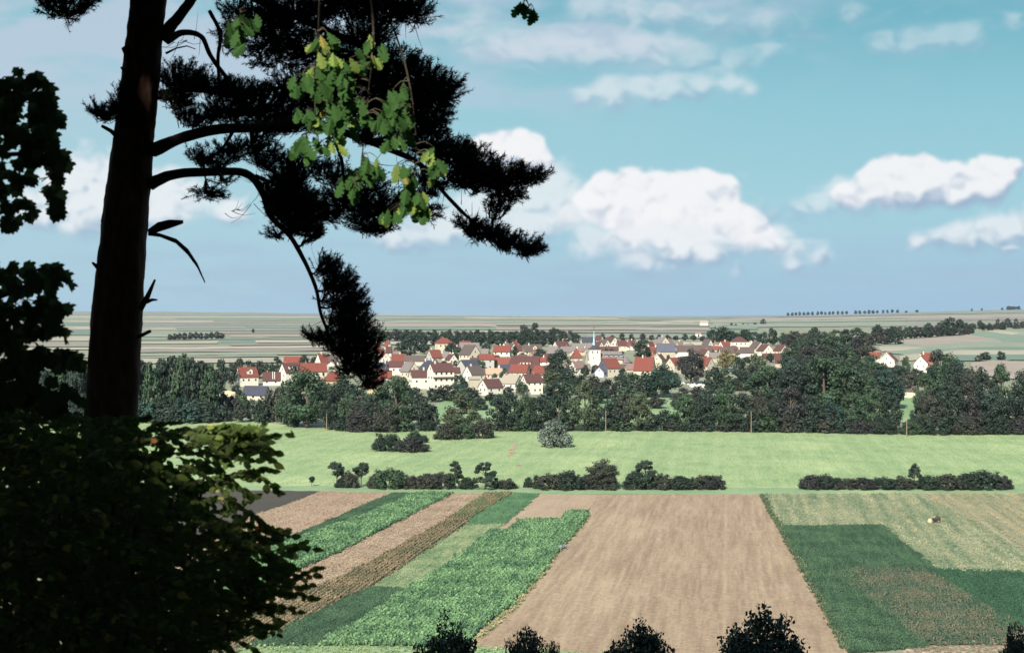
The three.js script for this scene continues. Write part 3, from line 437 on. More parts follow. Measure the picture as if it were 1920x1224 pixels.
const rows = [
  [462, 689, 36, 26, 18, 16, 24, 'white', 'red', 'white house with bright red roof and a gabled dormer beside the poplar grove', { dormer: [0.15, 11, 7, 'gable'] }],
  [509, 698, 32, 20, 10, 14, 8, 'white', 'maroon', 'low white house with two pale roof ladders on its dark red roof', { stripe: [0.1, 0.32] }],
  [480, 724, 46, 26, 10, 15, -12, 'cream', 'slate', 'cream house with wide blue slate roof below the red dormer house', { chimney: 0 }],
  [543, 681, 32, 28, 20, 16, 28, 'white', 'maroon', 'tall white house with a broad pale dormer across its red brown roof', { dormer: [0.1, 18, 7, 'shed'] }],
  [587, 681, 48, 20, 16, 14, 12, 'cream', 'red', 'long red roofed house between the dormer house and the pine bough', {}],
  [550, 669, 34, 20, 10, 12, 0, 'cream', 'red', 'low red roof showing behind the tall dormer house', { chimney: 0 }],
  [603, 663, 17, 20, 14, 16, 30, 'white', 'red', 'narrow steep red roofed house left of the hanging pine tip', {}],
  [623, 666, 22, 16, 10, 10, 5, 'white', 'brown', 'small white house seen between the hanging pine needles', {}],
  [624, 697, 32, 24, 17, 15, 15, 'yellow', 'red', 'pale yellow house with hipped red roof above the big round tree', { hip: true, windows: 3 }],
  [704, 708, 30, 20, 20, 13, 10, 'yellow', 'red', 'pale yellow house right beside the lowest pine needles', {}],
  [719, 661, 20, 19, 10, 10, -62, 'white', 'red', 'white gable house with red roof right of the hanging pine tip', {}],
  [729, 650, 10, 12, 8, 10, 0, 'white', 'maroon', 'small dark red roofed shed house above the white gable', {}],
  [706, 650, 16, 14, 10, 10, 20, 'cream', 'red', 'reddish roofed cottage half covered by pine needles', {}],
  [748, 664, 25, 16, 9, 11, 6, 'white', 'red', 'small house with plain red roof below the big dark village tree', {}],
  [778, 667, 40, 16, 9, 9, -10, 'cream', 'brown', 'long low brown barn left of the orange roofed house', { ...DW }],
  [814, 656, 24, 18, 10, 13, 30, 'grey', 'orange', 'grey gabled house with bright orange roof', { chimney: 1 }],
  [738, 677, 36, 18, 16, 10, 2, 'white', 'maroon', 'white house with long red brown roof behind the dark hipped roof', {}],
  [716, 680, 18, 16, 12, 12, 5, 'cream', 'slate', 'cream house with dark slate roof next to the pine needles', {}],
  [768, 679, 32, 23, 17, 16, -56, 'cream', 'grey', 'cream gable house with grey roof and twin attic windows', {}],
  [724, 695, 20, 18, 18, 12, 5, 'white', 'red', 'small white house with bright red roof behind the round green tree', {}],
  [787, 694, 37, 26, 22, 12, 14, 'white', 'maroon', 'big plain white house with red brown roof left of the tall front house', { windows: 2, floors: 1 }],
  [806, 676, 38, 24, 16, 15, 14, 'cream', 'slate', 'house with steep dark slate roof behind the tall front house', { hip: true, chimney: 2 }],
  [826, 681, 42, 30, 36, 14, 20, 'white', 'maroon', 'tall white front house with two window rows and a red pent band', { windows: 4, floors: 3, band: 0.66, chimney: 2 }],
  [853, 689, 17, 16, 16, 9, 10, 'cream', 'maroon', 'small annex with dark red roof joined to the tall front house', {}],
  [878, 675, 35, 30, 20, 14, 30, 'grey', 'slate', 'barn with navy slate roof and tall grey gable', { ...DW }],
  [888, 686, 31, 26, 16, 15, 30, 'white', 'brown', 'white gabled house with worn brown roof below the navy roof', {}],
  [899, 691, 20, 14, 14, 8, 4, 'yellow', 'brown', 'little yellow house between the worn brown roof and the pink house', {}],
  [926, 691, 30, 16, 13, 9, 3, 'pink', 'apricot', 'pink house with pale apricot roof', { windows: 3 }],
  [846, 664, 18, 17, 8, 10, -60, 'white', 'maroon', 'small white gable above the navy roofed barn', {}],
  [881, 647, 32, 27, 12, 17, -50, 'cream', 'brown', 'large cream gable with long brown roof in the upper left of the village', {}],
  [880, 643, 36, 14, 8, 11, 4, 'beige', 'grey', 'pale grey roof behind the large cream gable', { ...DW }],
  [872, 640, 20, 12, 9, 7, 0, 'cream', 'red', 'strip of red roof behind the pale grey barn roof', { chimney: 0 }],
  [832, 634, 29, 20, 13, 9, 15, 'cream', 'red', 'cream house with hipped red roof at the upper left edge of the village', { hip: true }],
  [942, 648, 31, 18, 9, 11, -8, 'white', 'red', 'long white house with dull red roof, upper middle of the village', { windows: 3 }],
  [960, 644, 13, 13, 7, 8, -60, 'white', 'brown', 'small white gable at the right end of the dull red roof', {}],
  [912, 664, 28, 20, 21, 9, 3, 'grey', 'red', 'grey plastered house with low red roof above the pink house', { windows: 2 }],
  [944, 671, 32, 22, 11, 11, -22, 'cream', 'orange', 'house with orange red roof and cream right gable', {}],
  [948, 684, 19, 16, 10, 14, -5, 'cream', 'slate', 'dark roofed shed right of the pink house', { ...DW }],
  [985, 668, 52, 32, 13, 21, -5, 'cream', 'maroon', 'great maroon roof with one long pale dormer', { dormer: [0.05, 20, 6, 'shed'] }],
  [975, 684, 34, 24, 13, 13, -16, 'cream', 'red', 'house with rosy red roof and half seen pinkish gable', {}],
  [1015, 686, 28, 22, 12, 12, -26, 'white', 'red', 'white house with red roof at the right end of the front row', {}],
  [960, 702, 36, 26, 15, 15, -38, 'white', 'pale', 'white house with pale beige roof in the front row', {}],
  [997, 702, 34, 26, 23, 13, 18, 'white', 'maroon', 'front row white house with maroon roof and small leafy tree before it', { windows: 3 }],
  [920, 711, 37, 28, 15, 14, 28, 'white', 'maroon', 'lowest white house with steep left gable and dark red roof', {}],
  [938, 709, 26, 18, 9, 12, 0, 'beige', 'pale', 'barn with broad pale roof behind the lowest white house', { ...DW }],
  [889, 706, 20, 14, 22, 4, 8, 'beige', 'pale', 'plain beige yard building left of the lowest white house', { ...DW }],
  [1082, 677, 25, 22, 13, 12, 30, 'white', 'rose', 'white house with faded pink roof in front of the church', {}],
  [1081, 653, 16, 26, 12, 17, 10, 'cream', 'orange', 'house with pointed orange roof left of the church tower', { hip: true }],
  [1143, 672, 31, 30, 17, 17, 25, 'cream', 'red', 'cream house with red roof and slate blue gable below the church', { windows: 3, gable: roofMat.steel }],
  [1127, 688, 14, 19, 10, 9, 58, 'blue', 'steel', 'pale blue annex below the slate blue gable', { chimney: 0 }],
  [1168, 683, 14, 13, 7, 8, -50, 'white', 'brown', 'tiny white lean-to right of the slate gabled house', { chimney: 0 }],
  [1185, 682, 21, 14, 7, 9, 0, 'beige', 'rose', 'low barn with faded rose roof right of the church', { ...DW }],
  [1209, 670, 35, 30, 9, 23, -14, 'cream', 'red', 'barn with huge red roof right of the church', { category: 'barn', name: 'barn', chimney: 1, blank: true }],
  [1236, 664, 24, 20, 15, 12, 64, 'cream', 'maroon', 'cream gable with pale bordered dark roof beside the huge red roof', { edge: true }],
  [1263, 671, 19, 22, 18, 12, 30, 'cream', 'red', 'narrow cream house with red roof left of the dark chestnut', {}],
  [1257, 658, 25, 14, 10, 4, 0, 'white', 'brown', 'low white building with brown pent roof below the slate roof', { chimney: 0 }],
  [1249, 644, 33, 20, 14, 14, 0, 'beige', 'steel', 'barn with wide blue grey slate roof right of the church tree', { ...DW }],
  [1242, 632, 22, 21, 8, 12, -64, 'cream', 'grey', 'cream gable peeping over the blue grey slate roof', {}],
  [1221, 640, 21, 12, 6, 6, 0, 'white', 'rose', 'pale cottage left of the blue grey slate roof', {}],
  [1225, 650, 15, 14, 12, 6, 0, 'brick', 'red', 'small brick house behind the church tree', {}],
  [1236, 656, 17, 12, 7, 8, 0, 'cream', 'maroon', 'dark red roof between brick house and slate barn', { chimney: 0 }],
  [1301, 648, 66, 18, 10, 10, 3, 'white', 'brown', 'very long brown barn roof above the dark chestnut', { ...DW }],
  [1303, 642, 42, 10, 7, 4, 0, 'white', 'pale', 'long low white building behind the long brown barn roof', { windows: 5 }],
  [1327, 636, 15, 17, 7, 12, -50, 'white', 'brown', 'white gable at the right end of the long white building', {}],
  [1321, 655, 22, 17, 8, 10, -60, 'white', 'maroon', 'white gable with dark red roof just right of the chestnut', {}],
  [1323, 670, 25, 24, 13, 15, -45, 'cream', 'red', 'red roofed house with cream gable touching the chestnut crown', {}],
  [1342, 661, 21, 14, 9, 9, 0, 'beige', 'grey', 'greyish barn roof right of the dark red roof', { ...DW }],
  [1359, 640, 20, 15, 6, 9, 34, 'white', 'red', 'little white house with bright red roof in the right half of the village', {}],
  [1343, 649, 21, 12, 6, 6, 0, 'cream', 'orange', 'low orange red roof beside the long brown barn roof', { chimney: 0 }],
  [1386, 632, 27, 20, 12, 8, 10, 'white', 'maroon', 'big white house with hipped maroon roof near the right woods', { hip: true, windows: 3 }],
  [1404, 636, 14, 14, 6, 8, -70, 'white', 'brown', 'small white gable right of the hipped maroon roof', {}],
  [1381, 651, 63, 18, 9, 10, 2, 'white', 'brown', 'long brown roofed barn in front of the hipped house', { ...DW }],
  [1420, 641, 22, 21, 10, 11, -64, 'cream', 'brown', 'first cream gable of the stepped row at the right end of the village', {}],
  [1435, 646, 22, 23, 10, 11, -64, 'white', 'maroon', 'second and widest gable of the stepped row at the right end', {}],
  [1465, 647, 20, 20, 10, 10, -60, 'cream', 'maroon', 'third gable of the stepped row, above the plain red roof', {}],
  [1477, 652, 14, 12, 9, 8, -60, 'cream', 'brown', 'last small gable of the stepped row, next to the woods', {}],
  [1467, 663, 28, 22, 9, 16, -3, 'beige', 'maroon', 'plain dull red barn roof below the stepped gables', { ...DW }],
  [1441, 663, 21, 14, 7, 8, 0, 'beige', 'maroon', 'small dull red roof left of the plain barn roof', { chimney: 0 }],
  [1667, 662, 27, 29, 11, 14, 60, 'white', 'maroon', 'white gable house with pale edged roof in the right woods', { edge: true }],
  [1642, 661, 22, 14, 8, 9, -30, 'white', 'red', 'red roofed cottage left of the white gable in the woods', { chimney: 2 }],
  [1728, 667, 24, 25, 16, 14, 70, 'white', 'red', 'rightmost white gable house of the valley', { band: 0.8 }],
  [1738, 662, 20, 14, 10, 12, 0, 'brick', 'red', 'red roofed house directly behind the rightmost white gable', { chimney: 2 }],
  [1707, 724, 26, 16, 14, 8, -28, 'cream', 'brown', 'dark roofed shed among the trees of the right belt', { ...DW, chimney: 0 }],
  [1320, 601, 15, 10, 6, 4, 0, 'white', 'pale', 'lone white barn in the fields above the village', { ...DW }],
  [1652, 630, 9, 8, 7, 3, -20, 'white', 'pale', 'tiny white hut with a dark archway at the foot of the hill', { ...DW, door: 0.2 }],
  [1052, 640, 27, 16, 9, 9, 24, 'white', 'maroon', 'white gabled house with wine red roof left of the spire', {}],
  [1063, 625, 12, 14, 9, 9, 50, 'white', 'brown', 'white gable against the dark trees, top of the village', {}],
  [1038, 649, 23, 16, 9, 12, -30, 'cream', 'grey', 'weathered grey roof below the wine red roof', {}],
  [1061, 650, 19, 14, 8, 9, 12, 'cream', 'grey', 'small weathered grey roof with a cream gable near the spire', {}],
  [1091, 644, 38, 16, 9, 12, 4, 'white', 'grey', 'long grey pink barn roof just left of the church spire', { ...DW }],
  [1103, 632, 27, 14, 7, 9, 8, 'white', 'slate', 'long white house with dark roof behind the spire', { windows: 4 }],
  [1124, 629, 12, 12, 8, 8, -40, 'white', 'maroon', 'small red brown roof right of the spire tip', {}],
  [1146, 632, 26, 16, 12, 9, -62, 'white', 'maroon', 'tall white gable of the parallel barns right of the spire', {}],
  [1132, 637, 26, 12, 9, 8, -60, 'white', 'brown', 'middle barn of the parallel barns right of the spire', { chimney: 0 }],
  [1121, 641, 24, 11, 8, 8, -60, 'white', 'maroon', 'left barn of the parallel barns right of the spire', { chimney: 0 }],
  [1166, 638, 17, 12, 11, 9, 5, 'cream', 'maroon', 'wine red roof with pale chimney right of the parallel barns', { chimney: 1 }],
  [1141, 650, 37, 12, 6, 6, 0, 'cream', 'maroon', 'long maroon roof directly behind the church nave', { chimney: 0 }],
  [1187, 638, 24, 12, 9, 9, -60, 'white', 'maroon', 'striped pair of roof slopes left of the church tree', { edge: true }],
  [999, 646, 33, 16, 9, 12, 4, 'cream', 'brown', 'brown roofed house with white dormer left of the wine red roof', { dormer: [0.2, 7, 5, 'gable'] }],
  [972, 648, 14, 12, 8, 9, 0, 'cream', 'maroon', 'purplish roof between two dark village trees', {}],
];
for (const r of rows) house(...r);
// small houses and sheds crowding the yards behind
{
  const q = rng(555), spots = [];
  for (const [x0, x1, y0, y1, n] of [[700, 860, 640, 676, 9], [850, 1060, 640, 672, 12], [1080, 1240, 632, 652, 6], [1240, 1420, 634, 656, 9], [690, 780, 690, 708, 4], [1030, 1100, 660, 690, 3]]) for (let i = 0; i < n; i++) spots.push([x0 + (x1 - x0) * (i + 0.15 + 0.7 * q()) / n, y0 + (y1 - y0) * q()]);
  spots.sort((a, b) => a[0] - b[0]).forEach(([u, v], i) => { const big = 0.75 + 0.4 * (v - 632) / 60, roof = ['brown', 'maroon', 'red', 'grey', 'maroon', 'rose'][Math.floor(q() * 6)], yaw = [-60, -30, 12, 28, 50, -12][Math.floor(q() * 6)]; house(u, v, (13 + 9 * q()) * big, (11 + 3 * q()) * big, (6 + 3 * q()) * big, (7 + 3 * q()) * big, yaw, ['white', 'cream', 'white', 'beige'][Math.floor(q() * 4)], roof, `small ${{ brown: 'brown', maroon: 'dark red', red: 'red', grey: 'grey', rose: 'faded pink' }[roof]} roofed yard house, ${ordinal(i + 1)} from the left among the small yard houses`, { group: 'small yard houses' }); });
}
console.log('houses');

// the church: tower with broach roof and slender spire, nave with four dormers, rounded apse
{
  const g = ground(1146, 694), s = g.s, t = thing('village_church', 'pale church with slender light blue spire and grey nave roof', 'church', g.x, g.y, g.z, 0.14);
  const P = (u) => (u - 1146) * s, Y = (v) => (694 - v) * s;
  const tx0 = P(1102), tx1 = P(1123), ty = Y(656), tw = (tx1 - tx0) / 2, tc = (tx0 + tx1) / 2;
  const tower = part('tower', faces(bodyFaces(tw, tw, -2, ty, 0, false)), wallMat.white, t); tower.position.set(tc, 0, 1);
  for (const q of [-1, 1]) { slab('belfry_window', paneMat, tower, q * tw * 0.42, ty - 4.2 * s, tw + 0.02, 2 * s, 3.6 * s, 0.06); slab('belfry_window', paneMat, tower, -tw - 0.02, ty - 4.2 * s, q * tw * 0.42, 0.06, 3.6 * s, 2 * s); }
  slab('window', paneMat, tower, -tw * 0.3, ty - 15 * s, tw + 0.02, 1.6 * s, 2.4 * s, 0.06);
  slab('cornice', wallMat.white, tower, 0, ty - 0.1, 0, tw * 2 + 0.4, 0.3, tw * 2 + 0.4);
  const lathe = (pts, n) => new THREE.LatheGeometry(pts.map(([r, y]) => new THREE.Vector2(r, y)), n, Math.PI / 4);
  const cap = part('tower_roof', lathe([[tw * 1.52, 0], [tw * 1.1, 2 * s], [tw * 0.62, 5 * s], [tw * 0.36, 8.5 * s], [0.01, 9 * s]], 4), roofMat.slate, t); cap.position.set(tc, ty + 0.1, 1);
  const spire = part('spire', lathe([[2.7 * s, 0], [2.1 * s, 6 * s], [1.1 * s, 20 * s], [0.1, 29 * s]], 8), copperMat, t); spire.position.set(tc, ty + 7 * s, 1);
  const cross = part('cross', (() => { const b = new Bag(false); b.box(-0.06, 0.06, 0, 9.5 * s, -0.06, 0.06); b.box(-0.6, 0.6, 6 * s, 6 * s + 0.14, -0.05, 0.05); return b.geo(); })(), ironMat, spire); cross.position.y = 28.5 * s;
  const nx0 = P(1100), nx1 = P(1166), nE = Y(673), nR = 14 * s, nz = 12 * s, nx = (nx1 - nx0) / 2;
  const nave = part('nave_wall', faces(bodyFaces(nx, nz, -2, nE, nR)), wallMat.cream, t); nave.position.set((nx0 + nx1) / 2, 0, -nz + 2.5);
  const roof = part('nave_roof', faces(roofFaces(nx, nz, nE, nR, false), 8), roofMat.grey, t); roof.position.copy(nave.position);
  for (let i = 0; i < 4; i++) { const dm = part('dormer', faces(bodyFaces(2.6 * s, 3 * s, 0, 2.6 * s, 0, false)), wallMat.blue, t); dm.position.set(P(1136 + i * 9.4), nE + nR * 0.34, 2.5 - nz * 0.42); slab('dormer_roof', roofMat.slate, dm, 0, 3 * s, 0.2, 7 * s, 1.1 * s, 7 * s); }
  for (let i = 0; i < 5; i++) slab('window', paneMat, nave, lerp(-nx, nx, (i + 0.7) / 5.2), nE * 0.55, nz + 0.02, 1.5 * s, 5 * s, 0.06);
  const ax = P(1172), ar = 13 * s;
  const apse = part('apse_wall', new THREE.CylinderGeometry(ar * 0.86, ar * 0.86, Y(680) + 2, 14), wallMat.cream, t); apse.position.set(ax, Y(680) / 2 - 1, nave.position.z);
  const ap = part('apse_roof', lathe([[ar, 0], [ar * 0.75, 6 * s], [ar * 0.4, 11 * s], [0.01, 14 * s]], 14), roofMat.grey, t); ap.position.set(ax, Y(680), nave.position.z);
}
// a little white chapel gate in the fields behind the village
{
  const g = ground(1309, 633), s = g.s, t = thing('chapel', 'small white chapel with dark doorway and low side wing, behind the village', 'chapel', g.x, g.y, g.z);
  part('wall', faces(bodyFaces(5 * s, 4 * s, -1, 8 * s, 3 * s)), wallMat.white, t);
  part('roof', faces(roofFaces(5 * s, 4 * s, 8 * s, 3 * s)), roofMat.rose, t);
  slab('doorway', paneMat, t, 0.8 * s, 3 * s, 4 * s + 0.03, 3 * s, 6 * s, 0.08);
  const w = part('side_wing', faces(bodyFaces(3.5 * s, 3 * s, -1, 4.5 * s, 0, false)), wallMat.white, t); w.position.set(7.5 * s, 0, 0);
}
// gravestones among the trees
{
  const r = rng(8), stone = new THREE.ExtrudeGeometry((() => { const q = new THREE.Shape(); q.moveTo(-0.4, -0.3); q.lineTo(0.4, -0.3); q.lineTo(0.4, 1.1); q.absarc(0, 1.1, 0.4, 0, Math.PI, false); q.lineTo(-0.4, -0.3); return q; })(), { depth: 0.2, bevelEnabled: true, bevelSize: 0.03, bevelThickness: 0.03, bevelSegments: 1, curveSegments: 6 });
  const m = std(0.66, 0.65, 0.6);
  for (let i = 0; i < 19; i++) { const u = 1276 + i * 2.6 + r() * 1.2, p = ground(u, 722 + r() * 5 - (i < 7 ? 3 : 0)), o = whole('gravestone', stone, m, 'white gravestone in the churchyard row below the dark chestnut', 'gravestone', 'white gravestones below the chestnut'); o.position.set(p.x, p.y, p.z); const k = (i < 7 ? 0.6 : 0.85) * (0.7 + 0.6 * r()); o.scale.set(1.3 * k, k, 1); o.rotation.y = (r() - 0.5) * 0.5; }
}
// poles along the meadow's far edge
{
  const wood = std(0.33, 0.24, 0.17);
  for (const [u, top, base, label] of [[612, 771, 808, 'wooden pole at the meadow edge below the big round tree'], [1136, 770, 814, 'wooden pole at the meadow edge right of the silvery willow'], [1409, 772, 814, 'wooden pole before the middle of the right tree belt'], [1701, 781, 820, 'rightmost wooden pole before the dark trees'], [862, 776, 800, 'short pale pole behind the bushes of the meadow corner']]) {
    const p = ground(u, base), h = (base - top) * p.s, t = thing('wooden_pole', label, 'pole', p.x, p.y, p.z, 0, 'poles along the meadow');
    part('post', new THREE.CylinderGeometry(0.09, 0.14, h + 1, 8).translate(0, h / 2 - 0.5, 0), wood, t);
    part('cap', new THREE.ConeGeometry(0.11, 0.16, 8).translate(0, h + 0.08, 0), wood, t);
  }
}
// earth mounds in the meadow
for (const [u, v, w, label] of [[972, 874, 9, 'brown earth mound in the open meadow, nearest of three'], [958, 851, 7, 'brown earth mound below the bare streak, middle of three'], [957, 845, 8, 'brown earth mound touching the bare streak']]) {
  const p = ground(u, v), r = rng(Math.round(u * v)), g = new THREE.SphereGeometry(1, 14, 8, 0, 2 * Math.PI, 0, Math.PI / 2), a = g.attributes.position;
  for (let i = 0; i < a.count; i++) { const k = 1 + 0.25 * n3(a.getX(i) * 3, a.getY(i) * 3, a.getZ(i) * 3 + u); a.setXYZ(i, a.getX(i) * k, a.getY(i) * k, a.getZ(i) * k); }
  g.computeVertexNormals(); const o = whole('earth_mound', g, std(0.24, 0.15, 0.1), label, 'mound', 'earth mounds in the meadow'); o.position.set(p.x, p.y, p.z); o.scale.set(w * p.s / 2, 0.45, w * p.s / 2);
}
// a handcart with sacks in the hay field
{
  const p = ground(1757, 981), t = thing('handcart', 'small dark two wheeled handcart in the hay field', 'cart', p.x, p.y, p.z, 0.3);
  const bed = std(0.05, 0.035, 0.028), tan = std(0.4, 0.28, 0.18);
  slab('bed', bed, t, 0, 0.62, 0, 1.3, 0.12, 0.8); slab('side_board', bed, t, 0, 0.82, 0.4, 1.3, 0.3, 0.05); slab('side_board', bed, t, 0, 0.82, -0.4, 1.3, 0.3, 0.05); slab('end_board', tan, t, 0.66, 0.82, 0, 0.05, 0.34, 0.8);
  for (const q of [-1, 1]) { const w = part('wheel', new THREE.TorusGeometry(0.36, 0.04, 6, 20), bed, t); w.position.set(0.1, 0.38, q * 0.47); for (let k = 0; k < 4; k++) { const sp = slab('spoke', tan, w, 0, 0, 0, 0.7, 0.03, 0.03); sp.rotation.z = k * Math.PI / 4; } }
  part('handle', (() => { const b = new Bag(false); b.tube([V(0.6, 0.6, 0.3), V(1.3, 0.75, 0.25), V(1.7, 0.85, 0.2)], [0.03, 0.03, 0.025], 6); b.tube([V(0.6, 0.6, -0.3), V(1.3, 0.75, -0.25), V(1.7, 0.85, -0.2)], [0.03, 0.03, 0.025], 6); return b.geo(); })(), tan, t);
  const sackGeo = () => { const g = new THREE.SphereGeometry(0.5, 14, 10), a = g.attributes.position; for (let i = 0; i < a.count; i++) { const y = a.getY(i); a.setXYZ(i, a.getX(i) * (1 - 0.25 * Math.max(0, y)), Math.max(-0.36, y * 1.25), a.getZ(i)); } g.computeVertexNormals(); return g; };
  const s1 = whole('sack', sackGeo(), std(0.5, 0.42, 0.28), 'full pale sack standing beside the handcart', 'sack'); s1.position.set(p.x - 1.35, p.y + 0.36, p.z + 0.2);
  const s2 = whole('sack', sackGeo(), std(0.06, 0.055, 0.04), 'dark sack lying on the handcart', 'sack'); s2.position.set(p.x + 0.2, p.y + 0.98, p.z); s2.scale.set(1.1, 0.8, 0.7);
}
// a straw heap under the trees at the left end of the village
{
  const p = ground(427, 746), g = new THREE.SphereGeometry(1, 22, 10, 0, 2 * Math.PI, 0, Math.PI / 2), a = g.attributes.position;
  for (let i = 0; i < a.count; i++) { const k = 1 + 0.3 * n3(a.getX(i) * 2.2, a.getY(i) * 2.2, a.getZ(i) * 2.2); a.setXYZ(i, a.getX(i) * k, a.getY(i) * k, a.getZ(i) * k); }
  g.computeVertexNormals(); const o = whole('straw_heap', g, std(0.52, 0.46, 0.30), 'pale straw heap at the left end of the village', 'heap'); o.position.set(p.x, p.y, p.z); o.scale.set(4.2, 3, 3);
}
console.log('village');
// ------------------------------------------------------------------ trees of the valley
// unit plants: 1 high, 1 wide; the crown is leaf-sized faces in clumps
function leafFace(bag, c, n, size, r, col) {
  const u = V(r() - 0.5, r() - 0.5, r() - 0.5).cross(n).normalize(), w = V().crossVectors(n, u), a = size * (0.7 + 0.6 * r()), b = a * (0.5 + 0.4 * r());
  bag.quad(c.clone().addScaledVector(u, -a), c.clone().addScaledVector(w, -b), c.clone().addScaledVector(u, a), c.clone().addScaledVector(w, b), col);
}
function crownClumps(kind, r) {
  const out = [], add = (x, y, z, q, qy = q) => out.push([x, y, z, q, qy]);
  const ball = () => { let v; do v = V(r() * 2 - 1, r() * 2 - 1, r() * 2 - 1); while (v.length() > 1 || v.length() < 0.01); return v; };
  if (kind === 'round') for (let i = 0; i < 62; i++) { const v = ball(), k = 0.62 + 0.38 * r(); v.normalize().multiplyScalar(k * (0.85 + 0.3 * r())); add(v.x * 0.4, 0.5 + v.y * 0.43 + (v.y > 0 ? 0.03 * r() : 0), v.z * 0.4, 0.12 + 0.05 * r(), 0.085 + 0.03 * r()); }
  if (kind === 'tall') for (let i = 0; i < 62; i++) { const t = r(), w = 0.42 * Math.sin(Math.PI * (0.18 + 0.78 * t)) ** 0.8, a = r() * 6.283, k = Math.sqrt(0.35 + 0.65 * r()); add(Math.cos(a) * w * k, 0.1 + t * 0.83, Math.sin(a) * w * k, 0.13 + 0.05 * r(), 0.075); }
  if (kind === 'poplar') for (let i = 0; i < 60; i++) { const t = r(), w = 0.4 * (t < 0.2 ? 0.75 + t : 1) * (1 - 0.75 * Math.max(0, t - 0.45) / 0.55), a = r() * 6.283, k = Math.sqrt(0.3 + 0.7 * r()); add(Math.cos(a) * w * k, 0.1 + t * 0.84, Math.sin(a) * w * k, 0.13, 0.07); }
  if (kind === 'bush') for (let i = 0; i < 56; i++) { const v = ball(); v.y = Math.abs(v.y); v.normalize().multiplyScalar(0.6 + 0.4 * r()); add(v.x * 0.46, 0.1 + v.y * 0.78 * (0.8 + 0.3 * r()), v.z * 0.46, 0.13, 0.15); }
  if (kind === 'stem') for (let i = 0; i < 34; i++) { const v = ball(); v.normalize().multiplyScalar(0.55 + 0.5 * r()); add(v.x * 0.36, 0.66 + v.y * 0.26, v.z * 0.36, 0.15, 0.08); }
  if (kind === 'pointed') for (let i = 0; i < 50; i++) { const t = Math.pow(r(), 1.2), w = 0.46 * Math.pow(1 - t, 0.5) * (t < 0.1 ? 0.85 : 1) + 0.02, a = r() * 6.283, k = Math.sqrt(0.35 + 0.65 * r()); add(Math.cos(a) * w * k, 0.08 + t * 0.86, Math.sin(a) * w * k, 0.11, 0.07); }
  return out;
}
function plantProto(kind, seed, per, size) {
  const r = rng(seed), bag = new Bag(), clumps = crownClumps(kind, r);
  for (const [x, y, z, q, qy] of clumps) {
    const tone = 0.75 + 0.5 * r(), warm = r();
    for (let i = 0; i < per; i++) {
      const v = V(r() * 2 - 1, r() * 2 - 1, r() * 2 - 1).normalize(), k = Math.pow(r(), 0.4);
      const n = v.clone().addScaledVector(V(r() - 0.5, r() - 0.5, r() - 0.5), 1.1).add(V(0, 0.25, 0)).normalize(), b = tone * (0.75 + 0.5 * r());
      const c = V(x + v.x * q * k, Math.max(kind === 'bush' ? 0.0 : 0.02, y + v.y * qy * k), z + v.z * q * k);
      leafFace(bag, c, n, size, r, [b * (0.9 + 0.25 * warm), b, b * (0.95 + 0.1 * r())]);
    }
  }
  const tb = new Bag(), bark = [1, 1, 1], low = kind === 'bush' ? 0.3 : 0.55;
  if (kind === 'bush') for (let i = 0; i < 4; i++) { const a = i * 1.7 + r(); tb.tube([V(Math.cos(a) * 0.05, -0.05, Math.sin(a) * 0.05), V(Math.cos(a) * 0.15, 0.3, Math.sin(a) * 0.15), V(Math.cos(a) * 0.26, 0.6, Math.sin(a) * 0.26)], [0.022, 0.016, 0.006], 5, bark); }
  else {
    tb.tube([V(0, -0.06, 0), V(0.005, 0.15, 0.004), V(-0.01, 0.4, 0.01), V(0.008, 0.7, -0.01), V(0, 0.9, 0)], [0.04, 0.03, 0.024, 0.013, 0.003], 7, bark);
    for (let i = 0; i < 7; i++) { const [x, y, z] = clumps[Math.floor(r() * clumps.length)], y0 = clamp(y - 0.2, 0.2, 0.7); tb.tube([V(0, y0, 0), V(x * 0.5, lerp(y0, y, 0.6), z * 0.5), V(x, y, z)], [0.014, 0.009, 0.003], 4, bark); }
  }
  return { crown: bag.geo(), trunk: tb.geo() };
}
const PROTO = {}, FAR = {};
for (const [k, per, size] of [['round', 84, 0.024], ['tall', 76, 0.023], ['poplar', 76, 0.024], ['bush', 76, 0.03], ['stem', 76, 0.03], ['pointed', 84, 0.026]]) PROTO[k] = [0, 1, 2].map((i) => plantProto(k, 900 + i * 17 + k.length * 131, per, size)), FAR[k] = [0, 1, 2].map((i) => plantProto(k, 900 + i * 17 + k.length * 131, Math.round(per * 0.3), size * 1.75));
const leafTone = (r, g, b) => vcol(0.75, { color: new THREE.Color().setRGB(r, g, b) });
const LEAF = { dark: leafTone(0.018, 0.036, 0.023), green: leafTone(0.033, 0.067, 0.032), teal: leafTone(0.02, 0.052, 0.038), olive: leafTone(0.055, 0.075, 0.038), brown: leafTone(0.038, 0.044, 0.031), plum: leafTone(0.028, 0.031, 0.029), yellow: leafTone(0.16, 0.14, 0.055), silver: leafTone(0.13, 0.17, 0.135), light: leafTone(0.085, 0.13, 0.06) };
const LEAFWORD = { dark: 'dark green', green: 'green', teal: 'blue green', olive: 'olive green', brown: 'brownish', plum: 'dusky brown', yellow: 'yellowing', silver: 'silvery', light: 'light green' };
const KINDWORD = { round: 'round tree', tall: 'tall tree', poplar: 'poplar', bush: 'bush', stem: 'small tree on a bare stem', pointed: 'pointed tree' };
const barkMat = std(0.11, 0.085, 0.065);
const treeRand = rng(4711);
let treeNo = 0;
